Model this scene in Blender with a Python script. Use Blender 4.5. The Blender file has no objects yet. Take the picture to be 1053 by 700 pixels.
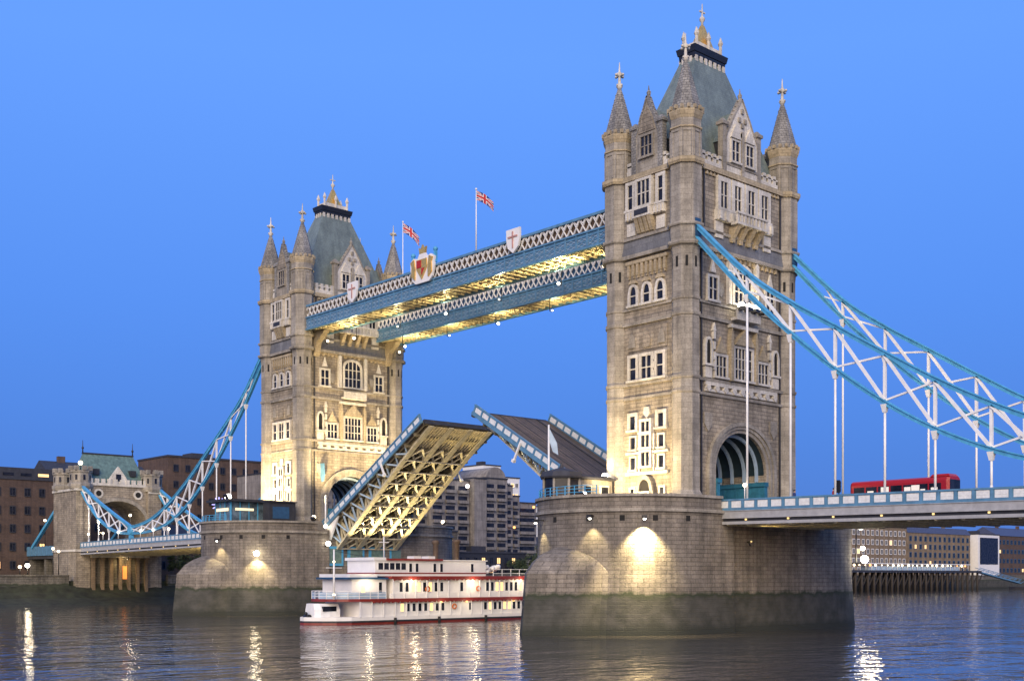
import bpy, bmesh, math, random
from math import radians as R, sin, cos, pi, hypot, atan2
from mathutils import Vector, Matrix
random.seed(7)
SC = bpy.context.scene
COL = SC.collection

# ------------------------------------------------------------------ camera
cam = bpy.data.cameras.new('camera')
camo = bpy.data.objects.new('camera', cam)
COL.objects.link(camo)
SC.camera = camo
camo.location = (92.27, -113.47, 6.8)
camo.rotation_euler = (R(90), 0, 2.4139 - pi/2)
cam.sensor_width = 36
cam.lens = 36*1208.8/1053
cam.shift_y = (591.4-350)/1053
cam.clip_start = 1
cam.clip_end = 6000

# ------------------------------------------------------------------ sky, low sun glow, exposure
w = bpy.data.worlds.new('World')
SC.world = w
w.use_nodes = True
nt = w.node_tree
bg = nt.nodes['Background']
sky = nt.nodes.new('ShaderNodeTexSky')
sky.sky_type = 'NISHITA'
sky.sun_disc = False
sky.sun_elevation = R(3)
sky.sun_rotation = R(140)
sky.ozone_density = 4
tc = nt.nodes.new('ShaderNodeTexCoord')
sx = nt.nodes.new('ShaderNodeSeparateXYZ')
nt.links.new(tc.outputs['Generated'], sx.inputs[0])
rp = nt.nodes.new('ShaderNodeValToRGB')
nt.links.new(sx.outputs['Z'], rp.inputs[0])
cr = rp.color_ramp
stops = [(0.0, (0.062, 0.178, 0.60)), (0.09, (0.070, 0.205, 0.70)), (0.22, (0.094, 0.268, 0.86)), (0.40, (0.134, 0.342, 0.98)), (1.0, (0.13, 0.30, 0.80))]
while len(cr.elements) < len(stops):
    cr.elements.new(0.5)
for e, (p, c) in zip(cr.elements, stops):
    e.position = p
    e.color = (*c, 1)
mx = nt.nodes.new('ShaderNodeMix')
mx.data_type = 'RGBA'
mx.blend_type = 'ADD'
mx.inputs['Factor'].default_value = 1.0
sc_ = nt.nodes.new('ShaderNodeMix')
sc_.data_type = 'RGBA'
sc_.blend_type = 'MULTIPLY'
sc_.inputs['Factor'].default_value = 1.0
nt.links.new(sky.outputs[0], sc_.inputs[6])
sc_.inputs[7].default_value = (0.03, 0.03, 0.03, 1)
nt.links.new(rp.outputs[0], mx.inputs[6])
nt.links.new(sc_.outputs[2], mx.inputs[7])
nt.links.new(mx.outputs[2], bg.inputs[0])
bg.inputs[1].default_value = 1.0

sun = bpy.data.lights.new('sun', 'SUN')
suno = bpy.data.objects.new('sun', sun)
COL.objects.link(suno)
sun.energy = 3.8
sun.angle = R(50)
sun.color = (1.0, 0.80, 0.55)
suno.rotation_euler = Vector((-0.62, 0.72, -0.42)).to_track_quat('-Z', 'Y').to_euler()

SC.view_settings.view_transform = 'Standard'
SC.view_settings.look = 'None'
SC.view_settings.exposure = 0.0
SC.view_settings.gamma = 1.0
SC.cycles.use_denoising = True
SC.cycles.max_bounces = 6
SC.cycles.sample_clamp_indirect = 6.0

# ------------------------------------------------------------------ materials
M = {}

def newmat(name):
    m = bpy.data.materials.new(name)
    m.use_nodes = True
    n = m.node_tree
    return m, n, n.nodes['Principled BSDF']

def mapping(n, src, scale):
    mp = n.nodes.new('ShaderNodeMapping')
    mp.inputs['Scale'].default_value = scale
    n.links.new(src, mp.inputs[0])
    return mp.outputs[0]

def noise(n, vec, scale, detail=4, rough=.55):
    t = n.nodes.new('ShaderNodeTexNoise')
    t.inputs['Scale'].default_value = scale
    t.inputs['Detail'].default_value = detail
    t.inputs['Roughness'].default_value = rough
    n.links.new(vec, t.inputs['Vector'])
    return t.outputs['Fac']

def ramp(n, fac, a, b, ca=(0, 0, 0), cb=(1, 1, 1)):
    r = n.nodes.new('ShaderNodeValToRGB')
    n.links.new(fac, r.inputs[0])
    r.color_ramp.elements[0].position = a
    r.color_ramp.elements[1].position = b
    r.color_ramp.elements[0].color = (*ca, 1)
    r.color_ramp.elements[1].color = (*cb, 1)
    return r.outputs[0]

def mix(n, kind, fac, a, b):
    x = n.nodes.new('ShaderNodeMix')
    x.data_type = 'RGBA'
    x.blend_type = kind
    for s, v in ((x.inputs[0], fac), (x.inputs[6], a), (x.inputs[7], b)):
        if isinstance(v, (int, float)):
            s.default_value = v
        elif isinstance(v, tuple):
            s.default_value = (*v, 1)
        else:
            n.links.new(v, s)
    return x.outputs[2]

def bump(n, b, h, strength, dist=.1):
    k = n.nodes.new('ShaderNodeBump')
    k.inputs['Strength'].default_value = strength
    k.inputs['Distance'].default_value = dist
    n.links.new(h, k.inputs['Height'])
    n.links.new(k.outputs[0], b.inputs['Normal'])

def plain(name, c, rough=.6, metal=0.0, var=.25, scale=1.5):
    m, n, b = newmat(name)
    g = n.nodes.new('ShaderNodeNewGeometry')
    f = noise(n, g.outputs['Position'], scale)
    lo = tuple(v*(1-var) for v in c)
    hi = tuple(min(1, v*(1+var)) for v in c)
    n.links.new(ramp(n, f, .3, .7, lo, hi), b.inputs['Base Color'])
    b.inputs['Roughness'].default_value = rough
    b.inputs['Metallic'].default_value = metal
    M[name] = m
    return m

def stone(name, c1, c2, mortar, bw, bh, ms=.03, rough=.85, stain=.45, algae=False, bumpy=.5):
    m, n, b = newmat(name)
    uv = n.nodes.new('ShaderNodeUVMap')
    g = n.nodes.new('ShaderNodeNewGeometry')
    t = n.nodes.new('ShaderNodeTexBrick')
    t.inputs['Scale'].default_value = 1
    t.inputs['Brick Width'].default_value = bw
    t.inputs['Row Height'].default_value = bh
    t.inputs['Mortar Size'].default_value = ms
    t.inputs['Mortar Smooth'].default_value = .3
    t.inputs['Bias'].default_value = 0
    t.inputs['Color1'].default_value = (*c1, 1)
    t.inputs['Color2'].default_value = (*c2, 1)
    t.inputs['Mortar'].default_value = (*mortar, 1)
    n.links.new(uv.outputs[0], t.inputs['Vector'])
    col = t.outputs['Color']
    big = noise(n, g.outputs['Position'], .35, 5, .65)
    col = mix(n, 'MULTIPLY', 1.0, col, ramp(n, big, .3, .7, (1-stain,)*3, (1.12,)*3))
    streak = noise(n, mapping(n, g.outputs['Position'], (1.3, 1.3, .1)), 1.0, 4, .6)
    col = mix(n, 'MULTIPLY', 1.0, col, ramp(n, streak, .35, .6, (1-stain*.7,)*3, (1.05,)*3))
    fine = noise(n, g.outputs['Position'], 6, 3)
    col = mix(n, 'MULTIPLY', 1.0, col, ramp(n, fine, .3, .7, (.8,)*3, (1.15,)*3))
    if algae:
        sep = n.nodes.new('ShaderNodeSeparateXYZ')
        n.links.new(g.outputs['Position'], sep.inputs[0])
        ad = n.nodes.new('ShaderNodeMath')
        ad.operation = 'MULTIPLY_ADD'
        n.links.new(noise(n, g.outputs['Position'], .9, 5), ad.inputs[0])
        ad.inputs[1].default_value = 1.3
        n.links.new(sep.outputs['Z'], ad.inputs[2])
        f = n.nodes.new('ShaderNodeMapRange')
        n.links.new(ad.outputs[0], f.inputs[0])
        f.inputs[1].default_value = 5.75
        f.inputs[2].default_value = 5.35
        weed = ramp(n, noise(n, g.outputs['Position'], .6, 5), .35, .65, (.040, .041, .031), (.080, .077, .064))
        # a darker seaweed fringe along the high tide line and just above the water
        fr = n.nodes.new('ShaderNodeMapRange')
        n.links.new(ad.outputs[0], fr.inputs[0])
        fr.inputs[1].default_value = 4.9
        fr.inputs[2].default_value = 5.4
        weed = mix(n, 'MIX', fr.outputs[0], weed, (.030, .040, .018))
        fl = n.nodes.new('ShaderNodeMapRange')
        n.links.new(ad.outputs[0], fl.inputs[0])
        fl.inputs[1].default_value = 2.4
        fl.inputs[2].default_value = 1.6
        weed = mix(n, 'MIX', fl.outputs[0], weed, (.030, .033, .024))
        col = mix(n, 'MIX', f.outputs[0], col, weed)
    n.links.new(col, b.inputs['Base Color'])
    b.inputs['Roughness'].default_value = rough
    h = n.nodes.new('ShaderNodeMath')
    h.operation = 'SUBTRACT'
    n.links.new(fine, h.inputs[0])
    n.links.new(t.outputs['Fac'], h.inputs[1])
    bump(n, b, h.outputs[0], bumpy, .08)
    M[name] = m
    return m

def emit(name, c, s):
    m, n, b = newmat(name)
    b.inputs['Base Color'].default_value = (*c, 1)
    b.inputs['Emission Color'].default_value = (*c, 1)
    b.inputs['Emission Strength'].default_value = s
    M[name] = m
    return m

def glass(name, c, rough=.1):
    m, n, b = newmat(name)
    g = n.nodes.new('ShaderNodeNewGeometry')
    f = noise(n, g.outputs['Position'], .8, 3)
    n.links.new(ramp(n, f, .35, .65, tuple(v*.5 for v in c), tuple(v*1.6 for v in c)), b.inputs['Base Color'])
    b.inputs['Roughness'].default_value = rough
    b.inputs['IOR'].default_value = 1.5
    b.inputs['Specular IOR Level'].default_value = .22
    M[name] = m
    return m

stone('granite', (.41, .35, .265), (.285, .24, .18), (.18, .155, .12), 1.15, .46, .035, stain=.42)
stone('granite_smooth', (.41, .37, .305), (.34, .305, .25), (.25, .22, .175), 1.5, .6, .02, stain=.42, bumpy=.3)
stone('portland', (.70, .655, .565), (.62, .58, .50), (.48, .45, .39), .9, .5, .015, stain=.3, bumpy=.3)
stone('gilded_stone', (.50, .41, .27), (.43, .35, .22), (.28, .23, .15), .7, .4, .02, stain=.3, bumpy=.3)
stone('spire_stone', (.36, .345, .315), (.25, .24, .225), (.14, .135, .13), .45, .32, .03, stain=.4)
stone('pier_stone', (.29, .25, .20), (.225, .195, .16), (.15, .13, .105), 1.25, .46, .035, stain=.45, algae=True, bumpy=.6)
stone('quay_stone', (.22, .20, .16), (.17, .155, .125), (.09, .08, .065), 1.6, .6, .04, stain=.5, algae=True)
stone('slate', (.20, .245, .215), (.17, .21, .19), (.125, .155, .14), .5, .3, .015, rough=.55, stain=.3, bumpy=.2)
stone('weathered_slate', (.20, .20, .20), (.17, .17, .175), (.12, .12, .12), 1.2, .8, .02, rough=.7, stain=.3, bumpy=.2)
stone('brown_brick', (.125, .078, .055), (.10, .064, .048), (.10, .07, .055), 1.0, .35, .04, stain=.3)
stone('tan_brick', (.30, .215, .13), (.25, .18, .11), (.18, .14, .1), 1.0, .4, .04, stain=.3)
stone('grey_concrete', (.27, .245, .225), (.24, .22, .205), (.16, .15, .145), 3.6, 3.0, .05, stain=.35, bumpy=.2)
stone('asphalt', (.05, .05, .052), (.045, .045, .048), (.04, .04, .042), 4, 4, .02, stain=.3, bumpy=.3)
stone('leaf_timber', (.15, .115, .095), (.115, .09, .078), (.05, .04, .036), 30, .9, .07, stain=.3)
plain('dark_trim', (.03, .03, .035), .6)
plain('black_metal', (.015, .015, .017), .45)
plain('white_paint', (.80, .79, .76), .45, var=.08)
plain('hull_white', (.78, .76, .72), .4, var=.06, scale=.8)
plain('blue_paint', (.10, .225, .345), .42, var=.2)
plain('teal_paint', (.085, .355, .58), .42, var=.2)
plain('pale_blue_paint', (.33, .44, .55), .45, var=.12)
plain('dark_blue_paint', (.022, .075, .16), .45, var=.2)
plain('grey_steel', (.36, .36, .36), .5, var=.15)
plain('cream_steel', (.56, .50, .34), .5, var=.25)
plain('soffit_steel', (.60, .52, .33), .55, var=.3)
plain('red_paint', (.30, .018, .014), .35, var=.1)
plain('boat_red', (.22, .03, .022), .4, var=.15)
plain('bus_red', (.42, .012, .012), .28, var=.06)
plain('gold', (.75, .46, .12), .35, .6, var=.25, scale=4)
plain('roof_dark', (.035, .036, .045), .7)
plain('roof_blue', (.06, .07, .12), .6)
plain('copper_green', (.12, .19, .16), .6, var=.3)
plain('brown_wood', (.10, .065, .04), .6)
plain('dark_void', (.012, .011, .010), .9)
plain('skin', (.45, .28, .2), .6)
plain('cloth_dark', (.02, .022, .03), .9)
plain('cloth_red', (.28, .03, .03), .9)
plain('cloth_blue', (.03, .05, .15), .9)
plain('bark', (.06, .045, .03), .9)
plain('leaf', (.035, .055, .022), .8, var=.5, scale=.7)
plain('flag_blue', (.02, .03, .16), .8, var=.1)
plain('flag_red', (.42, .02, .025), .8, var=.1)
plain('flag_white', (.68, .66, .66), .8, var=.05)
plain('mud', (.020, .024, .013), .9, var=.6, scale=.5)
plain('grass_ground', (.05, .06, .035), .9, var=.4, scale=.1)
plain('rubber', (.02, .02, .02), .8)
glass('pane_glass', (.016, .018, .028), .25)
glass('cool_glass', (.10, .14, .17), .12)
emit('lit_window', (1.0, .62, .25), 1.3)
emit('lit_cool', (.75, .85, 1.0), 1.0)
emit('lamp_warm', (1.0, .80, .45), 18)
emit('lamp_soft', (1.0, .82, .55), 5)
emit('lamp_dim', (1.0, .70, .28), 1.1)
plain('pile_wood', (.035, .028, .022), .8)
plain('faded_red', (.50, .27, .23), .6)
plain('shaded_steel', (.17, .145, .09), .7)  # floor beam colour darkened so the gaps between the girders look shaded
plain('infill_paint', (.70, .71, .69), .5, var=.12, scale=3)
plain('jamb_paint', (.03, .16, .24), .5)
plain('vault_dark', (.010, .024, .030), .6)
emit('lamp_white', (1.0, .93, .78), 14)
emit('lamp_glare', (1.0, .88, .62), 45)
emit('lamp_orange', (1.0, .36, .10), 3.5)
emit('lamp_ember', (1.0, .34, .08), .7)
plain('lamp_off_orange', (.55, .16, .04), .6)
emit('lamp_violet', (.42, .40, 1.0), 2.2)
emit('lamp_red', (1.0, .06, .03), 4)
emit('lit_pale', (1.0, .85, .55), .7)
emit('screen', (.30, .36, .8), .14)
emit('bus_inside', (.95, .88, .75), .3)

# water
m, n, b = newmat('thames_water')
g = n.nodes.new('ShaderNodeNewGeometry')
b.inputs['Base Color'].default_value = (.085, .072, .060, 1)
b.inputs['Roughness'].default_value = .03
b.inputs['IOR'].default_value = 1.33
rot = n.nodes.new('ShaderNodeMapping')
rot.inputs['Rotation'].default_value = (0, 0, R(42))
rot.inputs['Scale'].default_value = (1.0, .55, 1)
n.links.new(g.outputs['Position'], rot.inputs[0])
w1 = noise(n, rot.outputs[0], .75, 3.2, .5)
w2 = noise(n, rot.outputs[0], .14, 2, .5)
ad = n.nodes.new('ShaderNodeMath')
ad.operation = 'MULTIPLY_ADD'
n.links.new(w2, ad.inputs[0])
ad.inputs[1].default_value = 2.0
n.links.new(w1, ad.inputs[2])
bump(n, b, ad.outputs[0], .44, .34)
M['thames_water'] = m

# ------------------------------------------------------------------ mesh builder
class MB:
    def __init__(s):
        s.v = []
        s.f = []
        s.mi = []
        s.uv = {}
        s.sm = set()
        s.cur = 0

    def face(s, pts, uv=None, smooth=False):
        i = len(s.v)
        s.v += [tuple(p) for p in pts]
        s.f.append(tuple(range(i, i+len(pts))))
        s.mi.append(s.cur)
        if uv:
            s.uv[len(s.f)-1] = uv
        if smooth:
            s.sm.add(len(s.f)-1)

    def faces(s, pts, fs, smooth=False):
        i = len(s.v)
        s.v += [tuple(p) for p in pts]
        for f in fs:
            s.f.append(tuple(i+k for k in f))
            s.mi.append(s.cur)
            if smooth:
                s.sm.add(len(s.f)-1)

    def hexa(s, p):
        s.faces(p, [(0, 3, 2, 1), (4, 5, 6, 7), (0, 1, 5, 4), (1, 2, 6, 5), (2, 3, 7, 6), (3, 0, 4, 7)])
        return s

    def box(s, x0, x1, y0, y1, z0, z1):
        return s.hexa([(x0, y0, z0), (x1, y0, z0), (x1, y1, z0), (x0, y1, z0), (x0, y0, z1), (x1, y0, z1), (x1, y1, z1), (x0, y1, z1)])

    def frust(s, cx, cy, a0, b0, z0, a1, b1, z1):
        return s.hexa([(cx-a0, cy-b0, z0), (cx+a0, cy-b0, z0), (cx+a0, cy+b0, z0), (cx-a0, cy+b0, z0),
                       (cx-a1, cy-b1, z1), (cx+a1, cy-b1, z1), (cx+a1, cy+b1, z1), (cx-a1, cy+b1, z1)])

    def bar(s, p, q, w, h=None, up=(0, 0, 1)):
        h = h or w
        p, q = Vector(p), Vector(q)
        d = (q-p).normalized()
        u = Vector(up)
        if abs(d.dot(u)) > .98:
            u = Vector((1, 0, 0))
        sd = d.cross(u).normalized()*w/2
        up_ = sd.cross(d).normalized()*h/2
        return s.hexa([p-sd-up_, p+sd-up_, p+sd+up_, p-sd+up_, q-sd-up_, q+sd-up_, q+sd+up_, q-sd+up_])

    def tube(s, p, q, r, r2=None, n=8):
        r2 = r if r2 is None else r2
        p, q = Vector(p), Vector(q)
        d = (q-p).normalized()
        u = Vector((0, 0, 1)) if abs(d.z) < .9 else Vector((1, 0, 0))
        a = d.cross(u).normalized()
        c = a.cross(d)
        ring = [a*cos(2*pi*k/n)+c*sin(2*pi*k/n) for k in range(n)]
        return s.loft([[p+v*r for v in ring], [q+v*r2 for v in ring]], smooth=True)

    def loft(s, rings, caps=True, smooth=False, closed=True, uv=False):
        n = len(rings[0])
        i = len(s.v)
        for r in rings:
            s.v += [tuple(p) for p in r]
        for a in range(len(rings)-1):
            for k in range(n if closed else n-1):
                l = (k+1) % n
                s.f.append((i+a*n+k, i+a*n+l, i+(a+1)*n+l, i+(a+1)*n+k))
                s.mi.append(s.cur)
                if smooth:
                    s.sm.add(len(s.f)-1)
                if uv:
                    us = uv
                    z0, z1 = rings[a][k][2], rings[a+1][k][2]
                    z0b, z1b = rings[a][l][2], rings[a+1][l][2]
                    s.uv[len(s.f)-1] = [(us[k], z0), (us[k+1], z0b), (us[k+1], z1b), (us[k], z1)]
        if caps and closed:
            for a in (0, len(rings)-1):
                s.f.append(tuple(i+a*n+k for k in range(n)))
                s.mi.append(s.cur)
        return s

    def ngon(s, cx, cy, prof, n=8, rot=pi/8, smooth=False):
        return s.loft([[(cx+r*cos(rot+2*pi*k/n), cy+r*sin(rot+2*pi*k/n), z) for k in range(n)] for r, z in prof], smooth=smooth)

    def ball(s, c, r, n=8, m=6, sz=1):
        rings = []
        for a in range(1, m):
            t = pi*a/m
            rings.append([(c[0]+r*sin(t)*cos(2*pi*k/n), c[1]+r*sin(t)*sin(2*pi*k/n), c[2]-r*sz*cos(t)) for k in range(n)])
        return s.loft(rings, smooth=True)

    def extr(s, poly, vec):
        vec = Vector(vec)
        a = [Vector(p) for p in poly]
        return s.loft([a, [p+vec for p in a]])

    def build(s, name, mats, parent=None):
        if not isinstance(mats, (list, tuple)):
            mats = [mats]
        root = parent
        while root is not None and root.parent is not None:
            root = root.parent
        off = Vector(root['at']) if root is not None and 'at' in root else Vector((0, 0, 0))
        me = bpy.data.meshes.new(name)
        me.from_pydata(s.v, [], s.f)
        for k in mats:
            me.materials.append(M[k])
        for p in me.polygons:
            p.material_index = s.mi[p.index]
            if p.index in s.sm:
                p.use_smooth = True
        bm = bmesh.new()
        bm.from_mesh(me)
        bmesh.ops.recalc_face_normals(bm, faces=bm.faces)
        bm.faces.ensure_lookup_table()
        lay = bm.loops.layers.uv.new('UVMap')
        keep = {}
        for fi, u in s.uv.items():
            keep[fi] = dict(zip(s.f[fi], u))
        for f in bm.faces:
            nn = f.normal
            k = keep.get(f.index)
            for l in f.loops:
                if k:
                    l[lay].uv = k[l.vert.index]
                    continue
                c = l.vert.co
                if abs(nn.z) > .8:
                    l[lay].uv = (c.x, c.y)
                elif abs(nn.x) > abs(nn.y):
                    l[lay].uv = (c.y, c.z)
                else:
                    l[lay].uv = (c.x, c.z)
        bm.to_mesh(me)
        bm.free()
        if off.length:
            me.transform(Matrix.Translation(-off))
        o = bpy.data.objects.new(name, me)
        COL.objects.link(o)
        if parent is not None:
            o.parent = parent
        return o

def thing(name, label, cat, at, group=None):
    o = bpy.data.objects.new(name, None)
    COL.objects.link(o)
    o.location = at
    o['at'] = list(at)
    o.empty_display_size = 1
    o['label'] = label
    o['category'] = cat
    if group:
        o['group'] = group
    return o

def tag(o, label, cat, group=None):
    o['label'] = label
    o['category'] = cat
    if group:
        o['group'] = group
    return o

def struct(o, kind='structure'):
    o['kind'] = kind
    return o

def copy_tree(o, loc=None, rz=None, label=None, parent=None):
    c = o.copy()
    COL.objects.link(c)
    if parent is not None:
        c.parent = parent
    else:
        if loc is not None:
            c.location = loc
        if rz is not None:
            c.rotation_euler = (0, 0, rz)
        if label:
            c['label'] = label
    for ch in o.children:
        copy_tree(ch, parent=c)
    return c

def spot(at, to, power, color=(1, .78, .45), angle=70, blend=.6, size=.25):
    l = bpy.data.lights.new('flood_beam', 'SPOT')
    l.energy = power
    l.color = color
    l.spot_size = R(angle)
    l.spot_blend = blend
    l.shadow_soft_size = size
    o = bpy.data.objects.new('flood_beam', l)
    COL.objects.link(o)
    o.location = at
    o.rotation_euler = (Vector(to)-Vector(at)).to_track_quat('-Z', 'Y').to_euler()
    return o

def point(at, power, color=(1, .8, .5), size=.15):
    l = bpy.data.lights.new('lamp_glow', 'POINT')
    l.energy = power
    l.color = color
    l.shadow_soft_size = size
    o = bpy.data.objects.new('lamp_glow', l)
    COL.objects.link(o)
    o.location = at
    return o

# ------------------------------------------------------------------ ground and river
mb = MB()
mb.face([(-172.0, -900, .4), (900, -900, .4), (900, 2600, .4), (-172.0, 2600, .4)])
struct(mb.build('river_water', 'thames_water'))
mb = MB()
mb.box(-2500, -172.6, -900, 2600, -2, 5.6)
struct(mb.build('ground', 'grass_ground'))
# quay wall along the far bank
mb = MB()
mb.box(-172.6, -171.4, -900, -12, -2, 6.6)
mb.box(-172.6, -171.4, 11.6, 2600, -2, 6.6)
mb.box(-172.7, -171.2, -900, -12.003, 6.6, 7.0)
mb.box(-172.7, -171.2, 11.603, 2600, 6.6, 7.0)
o = mb.build('quay_wall', 'quay_stone')
tag(o, 'long grey stone quay wall lining the far river bank', 'wall')
# weedy foreshore in front of it
mb = MB()
rows = []
for i in range(90):
    y = -140+i*3.2
    k = .8+.35*sin(y*.21)+.3*random.random()
    rows.append([(-171.3, y, 4.2+.5*random.random()), (-169.3-k, y, 2.9+.4*random.random()), (-166.0-2*k, y, 1.6+.35*random.random()), (-161.0-2.5*k, y, .75+.2*random.random()), (-156.5-2*k, y, -.3)])
for a in range(len(rows)-1):
    for k in range(4):
        mb.face([rows[a][k], rows[a+1][k], rows[a+1][k+1], rows[a][k+1]], smooth=True)
struct(mb.build('muddy_shore', 'mud'))

# ------------------------------------------------------------------ piers
def ring_round(r, c, n, rec=0.0):
    """stadium outline: round ends of radius r about (0,+-c), the straight sides set back by rec under the deck"""
    pts = []
    for k in range(n+1):
        a = pi*k/n
        pts.append((r*cos(a), c+r*sin(a)))
    pts += [(-r, 7.6), (-r+rec, 7.6), (-r+rec, -7.6), (-r, -7.6)]
    for k in range(n+1):
        a = pi+pi*k/n
        pts.append((r*cos(a), -c+r*sin(a)))
    pts += [(r, -7.6), (r-rec, -7.6), (r-rec*.4, 4), (r, 12.6)]
    return pts

def ring_nose(r, c, L, n, rec=0.0):
    """the same outline with a pointed cutwater reaching L beyond c, its flanks tangent to the round end"""
    ac = R(28)
    lo_a, hi_a = pi/2-ac, pi/2+ac
    half = []
    for k in range(n+1):
        a = pi*k/n
        if lo_a < a < hi_a:
            t = 1-abs(a-pi/2)/ac          # 0 where the nose leaves the round end, 1 at the tip
            e = lo_a if a <= pi/2 else hi_a
            px, py = r*cos(e), c+r*sin(e)
            sg = 1 if a <= pi/2 else -1
            bulge = .9*sin(pi*t)
            half.append((px*(1-t)+sg*bulge*.9, py+(c+L-py)*t+bulge*.45))
        else:
            half.append((r*cos(a), c+r*sin(a)))
    pts = list(half)
    pts += [(-r, 7.6), (-r+rec, 7.6), (-r+rec, -7.6), (-r, -7.6)]
    pts += [(-x, -y) for x, y in half]
    pts += [(r, -7.6), (r-rec, -7.6), (r-rec*.4, 4), (r, 12.6)]
    return pts

def make_pier(label):
    root = thing('bridge_pier', label, 'bridge pier', (0, 0, .4), 'river piers of the bridge')
    N = 60
    RU = 10.7
    up = ring_round(RU, 13, N, .85)
    lo = ring_nose(RU+.001, 13, 16.2, N, .85)
    us = [0]
    P = up+[up[0]]
    for a, c in zip(P, P[1:]):
        us.append(us[-1]+hypot(c[0]-a[0], c[1]-a[1]))
    def at(ring, z, grow=1.0):
        return [(x*grow, y*grow, z) for x, y in ring]
    rings = [at(lo, -3, 1.03), at(lo, .4, 1.025), at(lo, 5.3, 1.006), at(lo, 7.0)]
    for t in (.25, .5, .75, 1.0):
        rings.append([(a[0]+(c[0]-a[0])*t, a[1]+(c[1]-a[1])*t, 7.05+min(1, hypot(a[0]-c[0], a[1]-c[1])/5.5)**.45*2.9*sin(t*pi/2)**.75+.02*t) for a, c in zip(lo, up)])
    rings += [at(up, 12), at(up, 14.25)]
    mb = MB()
    mb.loft(rings, uv=us)
    mb.build('pier_body', 'pier_stone', root)
    # moulded string courses and the parapet round the two ends
    def arc_wall(mb, r0, r1, z0, z1, y_min, sides=(1, -1)):
        for sgn in sides:
            pts = []
            ymn = y_min
            outer = [(r1, ymn)]+[(r1*cos(pi*k/40), 13+r1*sin(pi*k/40)) for k in range(41)]+[(-r1, ymn)]
            inner = [(r0, ymn)]+[(r0*cos(pi*k/40), 13+r0*sin(pi*k/40)) for k in range(41)]+[(-r0, ymn)]
            L = 0
            for i in range(len(outer)-1):
                a, c, d, e = outer[i], outer[i+1], inner[i+1], inner[i]
                l = hypot(c[0]-a[0], c[1]-a[1])
                A = [(p[0]*sgn, p[1]*sgn) for p in (a, c, d, e)]
                (ax, ay), (cx, cy), (dx, dy), (ex, ey) = A
                mb.face([(ax, ay, z0), (cx, cy, z0), (cx, cy, z1), (ax, ay, z1)], [(L, z0), (L+l, z0), (L+l, z1), (L, z1)])
                mb.face([(ex, ey, z0), (dx, dy, z0), (dx, dy, z1), (ex, ey, z1)], [(L, z0), (L+l, z0), (L+l, z1), (L, z1)])
                mb.face([(ax, ay, z1), (cx, cy, z1), (dx, dy, z1), (ex, ey, z1)], [(L, 0), (L+l, 0), (L+l, 1), (L, 1)])
                mb.face([(ax, ay, z0), (cx, cy, z0), (dx, dy, z0), (ex, ey, z0)], [(L, 0), (L+l, 0), (L+l, 1), (L, 1)])
                L += l
            for (px0, px1) in ((r0, r1), (-r1, -r0)):
                mb.face([(px0*sgn, ymn*sgn, z0), (px1*sgn, ymn*sgn, z0), (px1*sgn, ymn*sgn, z1), (px0*sgn, ymn*sgn, z1)])
    for sd in (1, -1):
        for nm, mt_, a in (('parapet', 'pier_stone', (10.15, 10.75, 14.0, 15.25, 9.9)), ('coping', 'granite_smooth', (10.05, 11.0, 15.25, 15.55, 9.88)), ('string_course', 'granite_smooth', (10.3, 11.0, 13.65, 13.98, 8.2))):
            mb = MB()
            arc_wall(mb, *a, sides=(sd,))
            mb.build(nm, mt_, root)
    # drain holes round the river end
    for th in (-98, -72, -52, -33, -12):
        a = R(th)
        mb = MB()
        x, y = 10.7*cos(a), -13+10.7*sin(a)
        ox, oy = cos(a), sin(a)
        mb.bar((x-.3*ox, y-.3*oy, 12.95), (x+.03*ox, y+.03*oy, 12.95), .55, .6)
        mb.build('drain_hole', 'dark_void', root)
    # teal railing standing on the coping at the river end
    mb = MB()
    for k in range(9, 25):
        a = -pi*k/24
        x, y = 10.5*cos(a), -13+10.5*sin(a)
        mb.box(x-.04, x+.04, y-.04, y+.04, 15.55, 16.55)
        if k < 24:
            a2 = -pi*(k+1)/24
            for z in (15.85, 16.2, 16.55):
                mb.bar((x, y, z), (10.5*cos(a2), -13+10.5*sin(a2), z), .06)
    mb.build('railing', 'teal_paint', root)
    return root

pier1 = make_pier('bare stone river pier under the taller nearer tower')
pier2 = copy_tree(pier1, loc=(-82.3, 0, .4), label='stone river pier under the farther tower, behind the white boat bow')

# ------------------------------------------------------------------ towers
WX, WY, ZB = 5.9, 10.0, 14.25
def ft(face, u, nn, z):
    if face == '+X':
        return (WX+nn, u, z)
    if face == '-X':
        return (-WX-nn, -u, z)
    if face == '-Y':
        return (u, -WY-nn, z)
    return (-u, WY+nn, z)

def fbox(mb, face, u0, u1, n0, n1, z0, z1):
    return mb.hexa([ft(face, u0, n0, z0), ft(face, u1, n0, z0), ft(face, u1, n1, z0), ft(face, u0, n1, z0),
                    ft(face, u0, n0, z1), ft(face, u1, n0, z1), ft(face, u1, n1, z1), ft(face, u0, n1, z1)])

def fprism(mb, face, pts, n0, n1):
    a = [ft(face, u, n0, z) for u, z in pts]
    c = [ft(face, u, n1, z) for u, z in pts]
    return mb.loft([a, c])

def head_pts(u, wd, z1, kind, k=8):
    """outline of a window head from left spring to right spring, ending at z1"""
    h = wd/2
    if kind == 'flat':
        return [(u-h, z1), (u+h, z1)]
    if kind == 'round':
        r = h*.75
        return [(u-h*cos(pi*i/k), z1-r+r*sin(pi*i/k)) for i in range(k+1)]
    r = wd*.95     # pointed
    pts = []
    for i in range(k//2+1):
        t = i/(k//2)
        pts.append((u-h+h*t, z1-r*.8+r*.8*(1-(1-t)**2)**.5 if t < 1 else z1))
    return pts+[(2*u-a, z) for a, z in reversed(pts[:-1])]

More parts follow.
